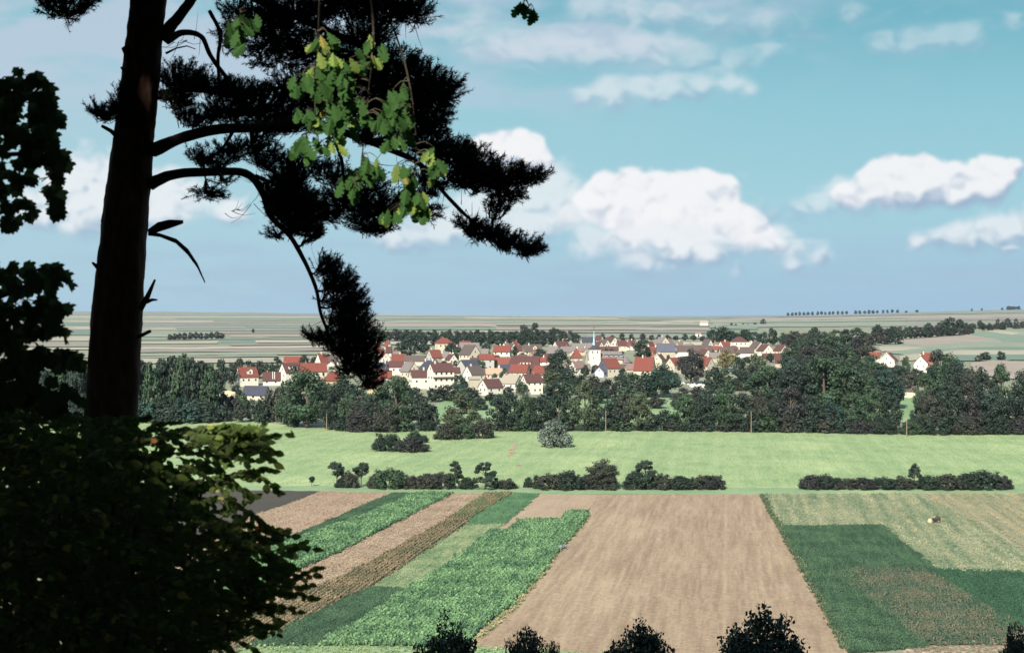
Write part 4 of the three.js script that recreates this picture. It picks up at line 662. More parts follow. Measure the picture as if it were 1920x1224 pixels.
// cx, top, base, width: in pixels of the photograph; the plant stands on the land where base meets it
function tree(cx, top, base, wide, kind, tone, label, group) {
  const g = ground(cx, base), h = (base - top) * g.s, w = wide * g.s, p = (wide < 47 && g.d > 480 ? FAR : PROTO)[kind][treeNo++ % 3];
  const bush = kind === 'bush';
  const t = thing(bush ? 'bush' : kind === 'poplar' ? 'poplar_tree' : 'tree', label, bush ? 'bush' : 'tree', g.x, g.y, g.z, treeRand() * 6.283, group);
  const sc = V(w * (bush ? 1.12 : 1.08), h * (bush ? 1.18 : 1.02), w * (0.85 + 0.3 * treeRand()));
  part(bush ? 'stem' : 'trunk', p.trunk, barkMat, t).scale.copy(sc);
  part(bush ? 'foliage' : 'crown', p.crown, LEAF[tone], t).scale.copy(sc);
  return t;
}
// several plants of one stand, labelled by their order from the left
function stand(list, group, where) {
  const sorted = [...list].sort((a, b) => a[0] - b[0]);
  sorted.forEach((e, i) => tree(e[0], e[1], e[2], e[3], e[4], e[5], e[6] ?? `${LEAFWORD[e[5]]} ${KINDWORD[e[4]]}, ${ordinal(i + 1)} from the left ${where}`, group));
}
const jit = (a) => (treeRand() - 0.5) * 2 * a;
// poplar grove on the left
stand([[-320, 700, 792, 44], [-270, 694, 792, 44], [-220, 698, 792, 44], [-170, 690, 792, 44], [-120, 694, 792, 42], [-75, 690, 792, 42], [-35, 694, 792, 42], [2, 690, 792, 40], [40, 694, 792, 40], [76, 688, 790, 38], [108, 684, 788, 36], [140, 680, 790, 38], [170, 678, 786, 36], [205, 676, 788, 38], [244, 680, 788, 34], [262, 674, 784, 32], [284, 680, 788, 34], [302, 672, 786, 32], [322, 667, 784, 34], [340, 664, 786, 34], [358, 670, 788, 34], [376, 676, 786, 32], [392, 684, 788, 30]].flatMap((e, i) => [[e[0], e[1], e[2], e[3] * 1.35, 'poplar', i % 3 === 1 ? 'green' : 'dark'], [e[0] + 11, e[1] + 5 + (i % 3) * 3, e[2] - 14, e[3] * 1.4, 'poplar', 'dark']]), 'poplar grove', 'in the grove behind the pine trunk');
stand([[250, 748, 790, 50], [300, 746, 790, 50], [340, 744, 790, 50], [378, 748, 790, 46], [272, 752, 792, 44], [318, 760, 794, 46], [358, 756, 793, 44], [392, 762, 792, 40], [215, 756, 794, 50], [150, 752, 794, 54], [90, 750, 794, 60], [30, 748, 794, 60]].map((e, i) => [...e, 'bush', i % 2 ? 'dark' : 'teal']), 'bushes under the poplars', 'under the poplar grove');
// trees round the left houses
stand([[413, 672, 742, 28, 'tall', 'dark'], [432, 680, 726, 24, 'round', 'dark'], [448, 670, 716, 26, 'tall', 'dark'], [466, 676, 712, 24, 'round', 'dark'], [486, 676, 708, 26, 'round', 'dark'], [502, 680, 706, 20, 'round', 'green'], [518, 669, 704, 24, 'tall', 'dark'], [570, 665, 692, 22, 'round', 'dark'], [588, 668, 692, 18, 'round', 'dark'], [640, 700, 745, 30, 'round', 'green']], 'trees round the left houses', 'among the left houses');
stand([[418, 738, 776, 34], [436, 742, 780, 32], [452, 736, 776, 30], [470, 748, 790, 34], [492, 744, 792, 36], [512, 730, 790, 36], [530, 738, 796, 36], [548, 752, 800, 34], [420, 758, 790, 30], [450, 762, 792, 30]].map((e, i) => [...e, i % 3 ? 'bush' : 'round', ['dark', 'brown', 'green', 'dark'][i % 4]]), 'thicket below the slate roof', 'in the thicket below the slate roof');
// the belt along the meadow
const BELT = [
  [575, 690, 802, 108, 'round', 'green', 'great round green tree left of the pine tip, largest of the belt'], [622, 722, 806, 60, 'round', 'dark'], [650, 735, 806, 50, 'round', 'green'], [672, 752, 808, 50, 'round', 'brown'], [742, 705, 806, 88, 'round', 'green', 'broad green tree right below the pine tip'],
  [700, 742, 808, 52, 'round', 'dark'], [722, 756, 810, 58, 'bush', 'brown'], [680, 766, 809, 60, 'bush', 'plum'], [790, 742, 807, 46, 'round', 'dark'], [812, 760, 806, 30, 'round', 'dark'], [865, 734, 812, 80, 'round', 'olive', 'olive tree with a pale stem beside the sunny gap'], [932, 742, 808, 42, 'tall', 'dark'],
  [958, 738, 808, 46, 'round', 'dark'], [985, 740, 808, 50, 'round', 'green'], [1015, 744, 808, 48, 'round', 'dark'], [1048, 736, 808, 46, 'round', 'dark'], [1097, 711, 808, 62, 'tall', 'olive', 'tall yellow green tree right of the silvery willow'], [1070, 748, 808, 44, 'round', 'green'], [1128, 762, 808, 36, 'round', 'dark'],
  [1152, 742, 808, 42, 'round', 'dark'], [1174, 736, 808, 40, 'round', 'brown'], [1198, 732, 808, 54, 'tall', 'olive'], [1222, 776, 808, 40, 'round', 'dark'], [1250, 768, 808, 44, 'round', 'dark'], [1282, 736, 808, 54, 'tall', 'green'], [1306, 752, 808, 46, 'round', 'dark'],
  [1330, 726, 808, 62, 'round', 'dark'], [1362, 716, 809, 60, 'round', 'green'], [1392, 736, 809, 56, 'round', 'dark'], [1424, 730, 809, 56, 'round', 'brown'], [1452, 742, 809, 50, 'round', 'dark'], [1483, 722, 810, 66, 'tall', 'plum', 'dusky brown tree standing before the right woods'], [1526, 742, 810, 62, 'round', 'dark'],
  [1562, 750, 811, 54, 'round', 'teal'], [1600, 738, 811, 64, 'round', 'green'], [1640, 728, 812, 60, 'tall', 'green'], [1672, 736, 813, 48, 'tall', 'dark'], [1722, 752, 814, 30, 'tall', 'dark'], [1745, 728, 813, 56, 'round', 'brown'], [1782, 722, 813, 66, 'round', 'dark'], [1822, 742, 813, 62, 'round', 'plum'], [1862, 728, 813, 66, 'round', 'dark'], [1902, 742, 812, 64, 'round', 'dark'], [1945, 730, 812, 70, 'round', 'dark'],
];
stand(BELT, 'tree belt along the meadow', 'in the belt along the meadow');
stand([[648, 780, 808, 40], [756, 782, 809, 40], [800, 786, 808, 34], [944, 786, 808, 40], [1010, 786, 808, 40], [1060, 788, 808, 40], [1112, 784, 808, 36], [1165, 786, 808, 44], [1212, 786, 808, 36], [1262, 784, 808, 40], [1320, 780, 809, 44], [1366, 782, 809, 44], [1398, 784, 809, 34], [1436, 776, 810, 46], [1512, 780, 811, 44], [1552, 782, 812, 44], [1584, 790, 813, 32], [1614, 784, 813, 48], [1660, 780, 814, 50], [1708, 786, 815, 40], [1756, 776, 815, 60], [1812, 782, 815, 60], [1866, 780, 814, 60], [1918, 782, 814, 56], [1290, 788, 809, 36], [975, 788, 808, 36], [1408, 788, 810, 40], [1478, 786, 811, 36]].map((e, i) => [...e, 'bush', ['dark', 'green', 'dark', 'brown', 'dark', 'plum'][i % 6]]), 'low bushes at the foot of the belt', 'along the foot of the tree belt');
// bushes and the willow in the meadow
stand([[726, 812, 845, 58, 'bush', 'dark', 'left half of the long dark bush in the meadow'], [772, 818, 847, 62, 'bush', 'plum', 'reddish brown right half of the long bush in the meadow'], [776, 806, 829, 34, 'bush', 'green', 'small green bush just behind the long meadow bush'], [793, 815, 830, 22, 'bush', 'dark', 'tiny dark bush at the right end of the long meadow bush'], [838, 792, 824, 50, 'bush', 'brown', 'brownish bush at the left of the meadow corner'], [868, 794, 822, 50, 'bush', 'green', 'green bush in the middle of the meadow corner'], [902, 784, 821, 56, 'bush', 'brown', 'large brown green bush at the right of the meadow corner'], [1041, 787, 838, 62, 'bush', 'silver', 'lone silvery willow in the open meadow']], 'bushes in the meadow', '');
// the hedge along the track
stand([[584, 895, 912, 12, 'stem', 'dark', 'tiny sapling at the left end of the hedge'], [631, 870, 914, 27, 'stem', 'dark', 'slim tree on a pale stem, left end of the hedge'], [655, 884, 914, 34, 'bush', 'brown'], [677, 871, 914, 26, 'stem', 'dark', 'second slim tree on a pale stem in the hedge'], [640, 898, 914, 26, 'bush', 'dark'], [705, 890, 915, 34, 'bush', 'brown'], [730, 879, 916, 62, 'bush', 'green'], [770, 892, 916, 40, 'bush', 'brown'], [798, 890, 916, 46, 'bush', 'brown'], [828, 887, 916, 46, 'bush', 'plum'], [853, 872, 917, 40, 'pointed', 'dark'], [875, 896, 917, 26, 'bush', 'dark'], [910, 871, 917, 58, 'pointed', 'dark', 'widest dark pointed tree of the hedge'], [950, 899, 916, 38, 'bush', 'brown'], [990, 896, 914, 16, 'bush', 'dark'],
  [1026, 889, 917, 54, 'bush', 'brown'], [1068, 885, 917, 60, 'bush', 'dark'], [1100, 892, 917, 36, 'bush', 'plum'], [1130, 869, 917, 58, 'round', 'brown'], [1130, 886, 917, 56, 'bush', 'brown'], [1190, 886, 917, 42, 'bush', 'dark'], [1211, 868, 917, 50, 'pointed', 'dark'], [1242, 890, 917, 44, 'bush', 'brown'], [1278, 894, 917, 48, 'bush', 'dark'], [1312, 892, 917, 44, 'bush', 'brown'], [1338, 892, 917, 44, 'bush', 'plum'],
  [1522, 892, 917, 42, 'bush', 'plum'], [1552, 890, 917, 42, 'bush', 'dark'], [1586, 897, 917, 44, 'bush', 'brown'], [1622, 897, 917, 50, 'bush', 'plum'], [1660, 895, 917, 50, 'bush', 'dark'], [1690, 894, 917, 44, 'bush', 'brown'], [1716, 876, 917, 30, 'pointed', 'dark'], [1742, 892, 917, 50, 'bush', 'dark'], [1780, 891, 917, 54, 'bush', 'brown'], [1815, 890, 917, 46, 'bush', 'dark'], [1848, 883, 917, 62, 'bush', 'dark'], [1882, 894, 917, 36, 'bush', 'plum']].map((e) => [e[0], e[2] - (e[2] - e[1]) * (e[4] === 'bush' ? 1.08 : 1.16), e[2], e[3] * (e[4] === 'stem' ? 1.3 : 1.12), e[4], e[5], e[6]]), 'hedge along the track', 'in the hedge along the track');
// trees in the village
stand([[770, 630, 670, 44, 'tall', 'dark', 'big dark tree at the upper left of the village'], [748, 642, 668, 24, 'round', 'dark'], [795, 640, 664, 26, 'round', 'dark'], [845, 642, 666, 24, 'round', 'dark'], [858, 650, 674, 24, 'round', 'green'], [912, 642, 662, 20, 'round', 'dark'], [900, 674, 700, 26, 'round', 'green'], [945, 690, 722, 24, 'round', 'green'], [966, 648, 668, 16, 'round', 'dark'], [1012, 654, 674, 26, 'round', 'dark'], [862, 702, 744, 28, 'tall', 'teal'], [838, 722, 752, 46, 'round', 'dark'], [812, 726, 754, 30, 'round', 'dark'], [880, 726, 752, 44, 'round', 'dark'], [978, 715, 741, 24, 'round', 'green', 'small leafy tree before the front maroon roofed house'], [952, 724, 748, 28, 'round', 'dark'], [1048, 656, 712, 54, 'round', 'dark', 'great dark tree in the middle of the village'], [1036, 692, 726, 40, 'round', 'olive'], [1066, 690, 730, 40, 'round', 'dark'], [1097, 684, 708, 22, 'round', 'dark'], [1206, 636, 676, 38, 'round', 'dark', 'dark round tree at the right end of the church'], [1168, 690, 712, 18, 'round', 'dark'], [1296, 655, 722, 52, 'round', 'plum', 'tall dark chestnut above the gravestones'], [1246, 684, 746, 74, 'round', 'teal', 'spreading blue green tree below the cream gables'], [1338, 686, 738, 42, 'round', 'dark'], [1364, 656, 694, 36, 'round', 'yellow', 'yellowing tree before the long brown barn'], [1358, 690, 730, 40, 'round', 'green'], [1386, 668, 712, 34, 'round', 'dark'], [1446, 662, 680, 18, 'round', 'dark'], [1418, 664, 720, 46, 'round', 'olive'], [920, 735, 752, 26, 'bush', 'dark'], [900, 745, 770, 30, 'bush', 'dark'], [936, 738, 764, 30, 'round', 'green'], [758, 720, 752, 40, 'round', 'green'], [780, 726, 756, 34, 'round', 'dark'], [1280, 668, 700, 30, 'round', 'plum'], [1262, 652, 662, 10, 'bush', 'green'], [1000, 744, 768, 34, 'bush', 'dark'], [560, 708, 742, 40, 'round', 'dark'], [600, 716, 752, 40, 'round', 'green'], [648, 712, 752, 44, 'round', 'dark'], [672, 728, 766, 44, 'round', 'dark'], [692, 738, 772, 40, 'round', 'green'], [536, 722, 752, 34, 'round', 'dark'], [716, 736, 772, 42, 'round', 'dark'], [444, 722, 744, 22, 'round', 'dark'], [524, 724, 748, 22, 'bush', 'brown'], [556, 738, 770, 44, 'round', 'dark'], [742, 744, 776, 40, 'round', 'dark'], [630, 746, 780, 44, 'round', 'dark']], 'trees among the village houses', 'among the village houses');
stand([[1040, 716, 756, 44], [1064, 712, 752, 42], [1088, 702, 746, 40], [1112, 704, 748, 42], [1138, 710, 748, 42], [1162, 704, 746, 42], [1188, 698, 744, 44], [1212, 698, 746, 40], [1280, 726, 752, 30], [1310, 724, 754, 34], [1124, 722, 758, 40], [1178, 722, 756, 40], [1022, 738, 766, 34], [1270, 740, 764, 30], [1232, 742, 768, 36]].map((e, i) => [...e, i % 4 === 3 ? 'bush' : 'round', ['dark', 'green', 'dark', 'brown', 'plum'][i % 5]]), 'orchard below the church', 'in the orchard below the church');
// the wood to the right of the village
{
  const list = [];
  for (const [y, top, x0, x1, step, w] of [[648, 618, 1335, 1680, 19, 30], [664, 630, 1480, 1640, 21, 36], [690, 648, 1486, 1640, 25, 44], [728, 672, 1480, 1640, 31, 62], [730, 690, 1390, 1480, 28, 50], [770, 690, 1440, 1690, 38, 74]]) for (let x = x0; x < x1; x += step * (0.8 + 0.4 * treeRand())) list.push([x, top + jit(6), y + jit(3), w * (0.85 + 0.4 * treeRand()), treeRand() < 0.3 ? 'tall' : 'round', ['dark', 'green', 'dark', 'teal', 'brown', 'green', 'dark', 'plum'][Math.floor(treeRand() * 8)]]);
  list.push([1358, 612, 650, 40, 'round', 'dark'], [1398, 616, 650, 28, 'tall', 'dark'], [1545, 664, 780, 96, 'round', 'green'], [1490, 672, 780, 92, 'round', 'dark'], [1600, 680, 780, 88, 'round', 'green']);
  stand(list, 'wood right of the village', 'in the wood right of the village');
}
stand([[1694, 686, 735, 36], [1704, 694, 745, 40], [1760, 656, 740, 54], [1780, 664, 760, 64], [1796, 672, 770, 60], [1758, 690, 760, 50], [1820, 690, 790, 60], [1848, 690, 800, 56], [1878, 682, 800, 52], [1918, 694, 800, 54], [1950, 700, 800, 60], [1664, 694, 740, 44], [1640, 692, 750, 50], [1700, 668, 706, 18], [1850, 660, 676, 22], [1878, 658, 676, 20], [1836, 666, 678, 14], [1672, 700, 770, 46], [1735, 700, 780, 50], [1720, 690, 716, 34], [1748, 688, 716, 30], [1654, 686, 708, 28], [1682, 684, 706, 26]].map((e, i) => [...e, i % 4 === 0 ? 'tall' : 'round', ['dark', 'brown', 'dark', 'green', 'dark'][i % 5]]), 'trees round the right houses', 'round the two right houses');
// rows behind the village and along the hill
{
  const list = [];
  for (let x = 716; x < 1075; x += 10 + 5 * treeRand()) list.push([x, 619 + jit(3), 641 + jit(2), 18 + 6 * treeRand(), treeRand() < 0.3 ? 'tall' : 'round', treeRand() < 0.7 ? 'dark' : 'plum']);
  for (let x = 760; x < 1060; x += 17 + 6 * treeRand()) list.push([x, 624 + jit(3), 650 + jit(2), 22, 'round', 'dark']);
  list.push([982, 609, 645, 24, 'round', 'dark'], [1004, 605, 645, 22, 'tall', 'dark'], [1036, 613, 646, 20, 'round', 'dark'], [1080, 624, 646, 20, 'tall', 'dark']);
  for (let x = 1130; x < 1335; x += 13 + 8 * treeRand()) list.push([x, 626 + jit(3), 640 + jit(2), 13, 'round', treeRand() < 0.6 ? 'dark' : 'plum']);
  stand(list, 'tree row behind the village', 'in the row behind the village');
  const hill = [[1783, 595, 630, 30, 'round', 'dark'], [1800, 597, 630, 22, 'tall', 'dark'], [1742, 605, 634, 18, 'round', 'dark'], [1764, 604, 632, 20, 'round', 'dark'], [1646, 608, 633, 22, 'round', 'dark'], [1674, 611, 634, 20, 'round', 'dark'], [1838, 600, 614, 12, 'round', 'plum'], [1872, 597, 612, 10, 'round', 'plum'], [1890, 596, 612, 14, 'round', 'plum'], [1906, 597, 612, 10, 'tall', 'plum'], [1846, 606, 620, 14, 'round', 'dark'], [1858, 608, 620, 12, 'bush', 'dark'], [1882, 606, 618, 12, 'bush', 'dark'], [1820, 608, 626, 16, 'bush', 'dark'], [1812, 613, 628, 14, 'bush', 'plum']];
  for (let x = 1640; x < 1800; x += 9 + 4 * treeRand()) hill.push([x, 614 - (x - 1640) * 0.03 + jit(2), (x < 1680 ? 633 : 641) - (x - 1640) * 0.07, 14 + 5 * treeRand(), 'round', treeRand() < 0.6 ? 'dark' : 'plum']);
  for (let x = 1800; x < 1990; x += 11 + 6 * treeRand()) hill.push([x, 604 + jit(3), 616 + jit(2), 14, 'bush', treeRand() < 0.5 ? 'dark' : 'brown']);
  stand(hill, 'trees along the hilltop', 'along the low hilltop');
}
stand([[318, 626, 638, 12], [327, 625, 638, 12], [336, 624, 638, 11], [346, 623, 638, 12], [356, 623, 637, 12], [366, 622, 637, 13], [376, 623, 637, 11], [386, 624, 637, 11], [396, 622, 637, 13], [406, 621, 636, 14], [415, 624, 636, 11], [474, 616, 625, 6]].map((e) => [...e, 'round', 'plum']), 'row of trees in the left fields', 'in the row crossing the far left fields');
// avenue on the skyline, hedge bits and a lone bush in the upper fields
{
  const list = [];
  for (const x of [1478, 1486, 1493, 1500, 1508, 1516, 1524, 1534, 1541, 1548, 1556, 1563, 1572, 1580, 1588, 1605, 1613, 1622, 1630, 1638, 1646, 1657, 1665, 1674, 1684, 1700, 1720, 1823, 1842, 1880, 1892, 1898, 1904, 1911]) { const g = lerp(592, 580, (x - 1478) / 440); list.push([x, g - (x > 1890 ? 7 : x > 1690 ? 4 : 6.5) + jit(0.8), g + 0.6, x > 1890 ? 9 : 6 + jit(1), 'round', 'dark']); }
  stand(list, 'avenue on the skyline', 'in the avenue on the skyline');
  stand([[1432, 598, 608, 14, 'pointed', 'dark', 'lone dark bush in the upper right fields'], [1372, 605, 611, 5, 'round', 'dark'], [1380, 607, 611, 5, 'bush', 'dark'], [1394, 606, 610, 5, 'bush', 'dark'], [1403, 607, 610, 5, 'bush', 'dark'], [1416, 605, 609, 7, 'bush', 'dark'], [1342, 612, 617, 4, 'round', 'dark']], 'scattered bushes in the upper fields', 'among the scattered bushes of the upper fields');
}
// small garden trees and bushes filling the yards between the houses
{
  const list = [], r = rng(909);
  for (let i = 0; i < 64; i++) { const right = i > 34, u = right ? 1075 + 370 * r() : 655 + 390 * r(), v = right ? 650 + 50 * Math.pow(r(), 0.8) : 655 + 82 * Math.pow(r(), 0.8), k = 0.6 + 0.5 * (v - 640) / 90; list.push([u, v - (9 + 9 * r()) * k, v, (10 + 10 * r()) * k, r() < 0.35 ? 'bush' : 'round', ['dark', 'dark', 'green', 'brown', 'plum'][Math.floor(r() * 5)]]); }
  stand(list, 'garden trees between the houses', 'among the small garden trees between the houses');
}
console.log('trees', treeNo);

// ------------------------------------------------------------------ crops: too many plants to count
function crop(name, pts, label, make, count, seed, size, colors, grid, fuzz = 0.5) {
  const r = rng(seed), xs = pts.map((p) => p[0]), zs = pts.map((p) => p[1]), spots = [];
  const x0 = Math.min(...xs), x1 = Math.max(...xs), z0 = Math.min(...zs), z1 = Math.max(...zs);
  for (let tries = 0; spots.length < count && tries < count * 12; tries++) {
    let x = lerp(x0, x1, r()), z = lerp(z0, z1, r());
    if (grid) { const a = x * ACROSS.x + z * ACROSS.z, b = x * ROW.x + z * ROW.z, q = (Math.round(a / grid) + (r() + r() - 1) * (grid > 1 ? 0.45 : 0.15)) * grid; x = q * ACROSS.x + b * ROW.x; z = q * ACROSS.z + b * ROW.z; }
    if (insidePoly(pts, x + (r() + r() - 1) * fuzz, z + (r() + r() - 1) * fuzz * 2)) spots.push([x, z]);
  }
  const m = new THREE.InstancedMesh(make, vcol(0.8), spots.length), o = new THREE.Object3D(), c = new THREE.Color();
  spots.forEach(([x, z], i) => {
    o.position.set(x, height(x, z) + 0.03, z); o.rotation.set((r() - 0.5) * 0.3, r() * 6.283, (r() - 0.5) * 0.3); const k = size * (0.65 + 0.7 * r()); o.scale.set(k, k * (0.7 + 0.6 * r()), k); o.updateMatrix(); m.setMatrixAt(i, o.matrix);
    const ra = x * ACROSS.x + z * ACROSS.z, rb = x * ROW.x + z * ROW.z, hay = /hay/.test(name), p = clamp(0.5 + (hay ? 0.15 : 0.3) * n2(x / 9, z / 9) + (hay ? 0.4 * n2(ra / 2.6, rb / 60) : 0.28 * n2(ra / 1.6, rb / 16)) + (r() - 0.5) * (hay ? 0.45 : 0.7)), [a, b] = colors; c.setRGB(lerp(a[0], b[0], p), lerp(a[1], b[1], p), lerp(a[2], b[2], p)); m.setColorAt(i, c);
  });
  m.name = numbered(name); m.castShadow = m.receiveShadow = true; scene.add(m); tag(m, label, 'crop', null, 'stuff');
}
const leafTuft = (n, up, seed, wide) => { const r = rng(seed), b = new Bag(); for (let i = 0; i < n; i++) { const a = i / n * 6.283 + r(), l = 0.5 * (0.7 + 0.5 * r()), h = up * (0.6 + 0.7 * r()), d = V(Math.cos(a), 0, Math.sin(a)), s = V(-d.z, 0, d.x).multiplyScalar(wide * (0.7 + 0.5 * r())), m = d.clone().multiplyScalar(l * 0.6).add(V(0, h, 0)), e = d.clone().multiplyScalar(l).add(V(0, h * 0.75, 0)), k = 0.7 + 0.6 * r(); b.tri(V(0, 0, 0), m.clone().sub(s), m.clone().add(s), [k, k, k]); b.tri(m.clone().sub(s), e, m.clone().add(s), [k, k, k]); } return b.geo(); };
const beetLeaf = leafTuft(9, 0.75, 5, 0.17), cloverTuft = leafTuft(8, 0.55, 6, 0.13), clod = (() => { const g = new THREE.IcosahedronGeometry(0.5, 1), a = g.attributes.position; for (let i = 0; i < a.count; i++) { const k = 1 + 0.4 * n3(a.getX(i) * 2.5, a.getY(i) * 2.5, a.getZ(i) * 2.5); a.setXYZ(i, a.getX(i) * k * 1.2, a.getY(i) * k * 0.45, a.getZ(i) * k); } g.setAttribute('color', new THREE.Float32BufferAttribute(new Float32Array(a.count * 3).fill(1), 3)); g.computeVertexNormals(); return g; })();
const BEET = [[0.036, 0.10, 0.048], [0.17, 0.305, 0.135]], CLOV = [[0.018, 0.052, 0.028], [0.06, 0.122, 0.06]];
crop('meadow_grass', FIELD.meadow, 'short mown grass tufts of the pale meadow', cloverTuft, 42000, 51, 0.24, [[0.15, 0.25, 0.115], [0.36, 0.43, 0.215]], 0, 0);
crop('beet_leaves', FIELD.beet2, 'bright leafy rosettes covering the wide beet field', beetLeaf, 26000, 21, 0.6, BEET, 0.5);
crop('beet_leaves', FIELD.beet1, 'bright leafy rosettes covering the narrow beet strip', beetLeaf, 16000, 22, 0.6, BEET, 0.5);
crop('clover_leaves', FIELD.clover1, 'dark clover growth on the narrow left strip', cloverTuft, 16000, 23, 0.36, CLOV);
crop('clover_leaves', FIELD.clover2, 'dark clover growth on the patch below the mown strip', cloverTuft, 16000, 24, 0.36, CLOV);
crop('clover_leaves', FIELD.clover3, 'dark clover growth right of the tilled field', cloverTuft, 42000, 25, 0.36, CLOV);
crop('clover_leaves', FIELD.clover4, 'dark clover growth at the right edge', cloverTuft, 34000, 26, 0.36, [[0.016, 0.058, 0.03], [0.036, 0.10, 0.048]]);
crop('weeds', FIELD.weedy, 'brown green weeds in the patch inside the clover', cloverTuft, 12000, 27, 0.5, [[0.032, 0.075, 0.045], [0.115, 0.108, 0.066]], 0, 5);
crop('potato_tops', FIELD.dying, 'withered brown potato tops on the long strip', cloverTuft, 15000, 28, 0.55, [[0.085, 0.09, 0.048], [0.23, 0.17, 0.10]], 0.7);
crop('potato_tops', FIELD.mottled, 'half green potato tops near the track', cloverTuft, 5000, 29, 0.55, [[0.05, 0.11, 0.05], [0.22, 0.16, 0.085]], 0.7);
crop('soil_clods', FIELD.tilled, 'loose clods and straw on the broad tilled field', clod, 42000, 30, 0.22, [[0.19, 0.125, 0.085], [0.40, 0.31, 0.22]], 0.45);
crop('soil_clods', FIELD.rough, 'loose clods on the rough bank', clod, 5000, 31, 0.45, [[0.14, 0.11, 0.07], [0.42, 0.34, 0.24]]);
crop('stubble_tufts', FIELD.stubble2, 'short straw stubble on the tan strip', cloverTuft, 9000, 32, 0.3, [[0.26, 0.19, 0.13], [0.46, 0.37, 0.27]], 0.4);
crop('stubble_tufts', FIELD.stubble, 'short straw stubble on the pinkish strip', cloverTuft, 9000, 33, 0.3, [[0.26, 0.18, 0.13], [0.44, 0.34, 0.25]], 0.4);
crop('hay_tufts', FIELD.hay, 'mown hay lying on the dull field', cloverTuft, 14000, 34, 0.4, [[0.10, 0.165, 0.09], [0.36, 0.35, 0.215]]);
const fringe = (line, w) => { const p = line.map(([u, v]) => ground(u, v)); return [...p.map((q) => [q.x - w, q.z]), ...p.reverse().map((q) => [q.x + w, q.z])]; };
crop('weed_fringe', fringe([[1428, 928], [1446, 960], [1484, 1026], [1540, 1130], [1590, 1222]], 0.5), 'dark weedy margin along the right side of the tilled field', cloverTuft, 1500, 41, 0.55, [[0.03, 0.065, 0.035], [0.10, 0.13, 0.06]]);
crop('weed_fringe', fringe([[1102, 962], [1088, 990], [1050, 1026], [1012, 1085], [962, 1140], [896, 1200]], 0.45), 'yellowish weedy margin between the wide beets and the tilled field', cloverTuft, 1300, 42, 0.5, [[0.12, 0.17, 0.07], [0.38, 0.34, 0.18]]);
crop('weed_fringe', fringe([[848, 926], [762, 970], [690, 1007], [620, 1042], [560, 1068], [480, 1100]], 0.4), 'dark leafy margin right of the narrow beet strip', beetLeaf, 900, 43, 0.5, [[0.025, 0.07, 0.04], [0.07, 0.14, 0.07]]);
crop('track_grass', FIELD.near, 'uneven grass of the near margin', cloverTuft, 9000, 44, 0.4, [[0.10, 0.19, 0.08], [0.28, 0.36, 0.17]]);
crop('young_shoots', FIELD.young, 'dense young green shoots near the far track', cloverTuft, 9000, 45, 0.35, [[0.045, 0.12, 0.06], [0.10, 0.20, 0.095]]);
crop('grass_tufts', FIELD.pale, 'thin grass of the pale mown strip', cloverTuft, 9000, 46, 0.26, [[0.10, 0.18, 0.085], [0.32, 0.36, 0.2]]);
crop('hay_tufts', FIELD.swath, 'mown hay lying in slanting rows', cloverTuft, 16000, 35, 0.4, [[0.18, 0.20, 0.11], [0.38, 0.31, 0.19]], 2.5);
{ const p = ground(1047, 1029), ring = Array.from({ length: 10 }, (_, i) => [p.x + Math.cos(i * 0.6283) * 1.3 + Math.cos(i * 0.6283) * 0.2, p.z + Math.sin(i * 0.6283) * 3]); crop('cabbages', ring, 'small patch of blue grey cabbages at the edge of the wide beet field', beetLeaf, 22, 36, 0.65, [[0.07, 0.12, 0.13], [0.18, 0.23, 0.26]]); }
console.log('crops');
// ------------------------------------------------------------------ near plants on the wooded slope
const leafMat = (r, g, b, through = 0.35) => new THREE.MeshPhysicalMaterial({ color: new THREE.Color().setRGB(r, g, b), roughness: 0.8, transmission: through, thickness: 0, specularIntensity: 0.25, side: THREE.DoubleSide });
const NEARLEAF = { hornbeam: leafMat(0.10, 0.155, 0.038, 0.4), dark: leafMat(0.05, 0.08, 0.03, 0.3), green: leafMat(0.042, 0.112, 0.026), lime: leafMat(0.22, 0.31, 0.07), gold: leafMat(0.52, 0.46, 0.13), rust: leafMat(0.42, 0.2, 0.07) };
const bark = vcol(0.95), twigMat = std(0.045, 0.034, 0.026);
const catmull = (pts, n) => new THREE.CatmullRomCurve3(pts).getPoints(n);
// leaf outlines, stalk at the origin, blade along +x, 1 long
function blade(outline, fold) {
  const b = new Bag(false), P = (x, y) => V(x, -Math.abs(y) * fold - 0.12 * x * x, y);
  for (const s of [-1, 1]) for (let i = 0; i + 1 < outline.length; i++) { const [x0, y0] = outline[i], [x1, y1] = outline[i + 1]; const a = P(x0, 0), c = P(x1, 0), d = P(x1, s * y1), e = P(x0, s * y0); if (y1 > 0.001) b.tri(a, c, d); if (y0 > 0.001) b.tri(a, d, e); }
  return b.geo();
}
const OAK = [[0, 0.01], [0.12, 0.07], [0.2, 0.15], [0.27, 0.09], [0.36, 0.24], [0.45, 0.27], [0.5, 0.14], [0.6, 0.3], [0.7, 0.3], [0.74, 0.17], [0.84, 0.22], [0.94, 0.13], [1, 0]];
const OVAL = [[0, 0.01], [0.14, 0.2], [0.4, 0.31], [0.72, 0.22], [1, 0]];
const MAPLE = [[0, 0.02], [0.1, 0.2], [0.2, 0.42], [0.3, 0.3], [0.42, 0.46], [0.6, 0.5], [0.62, 0.28], [0.78, 0.26], [0.86, 0.1], [1, 0]];
const BLADES = { oak: [blade(OAK, 0.25), blade(OAK, -0.2), blade(OAK, 0.5)], oval: [blade(OVAL, 0.2), blade(OVAL, 0.45), blade(OVAL, -0.15)], maple: [blade(MAPLE, 0.3), blade(MAPLE, 0.1), blade(MAPLE, 0.55)] };
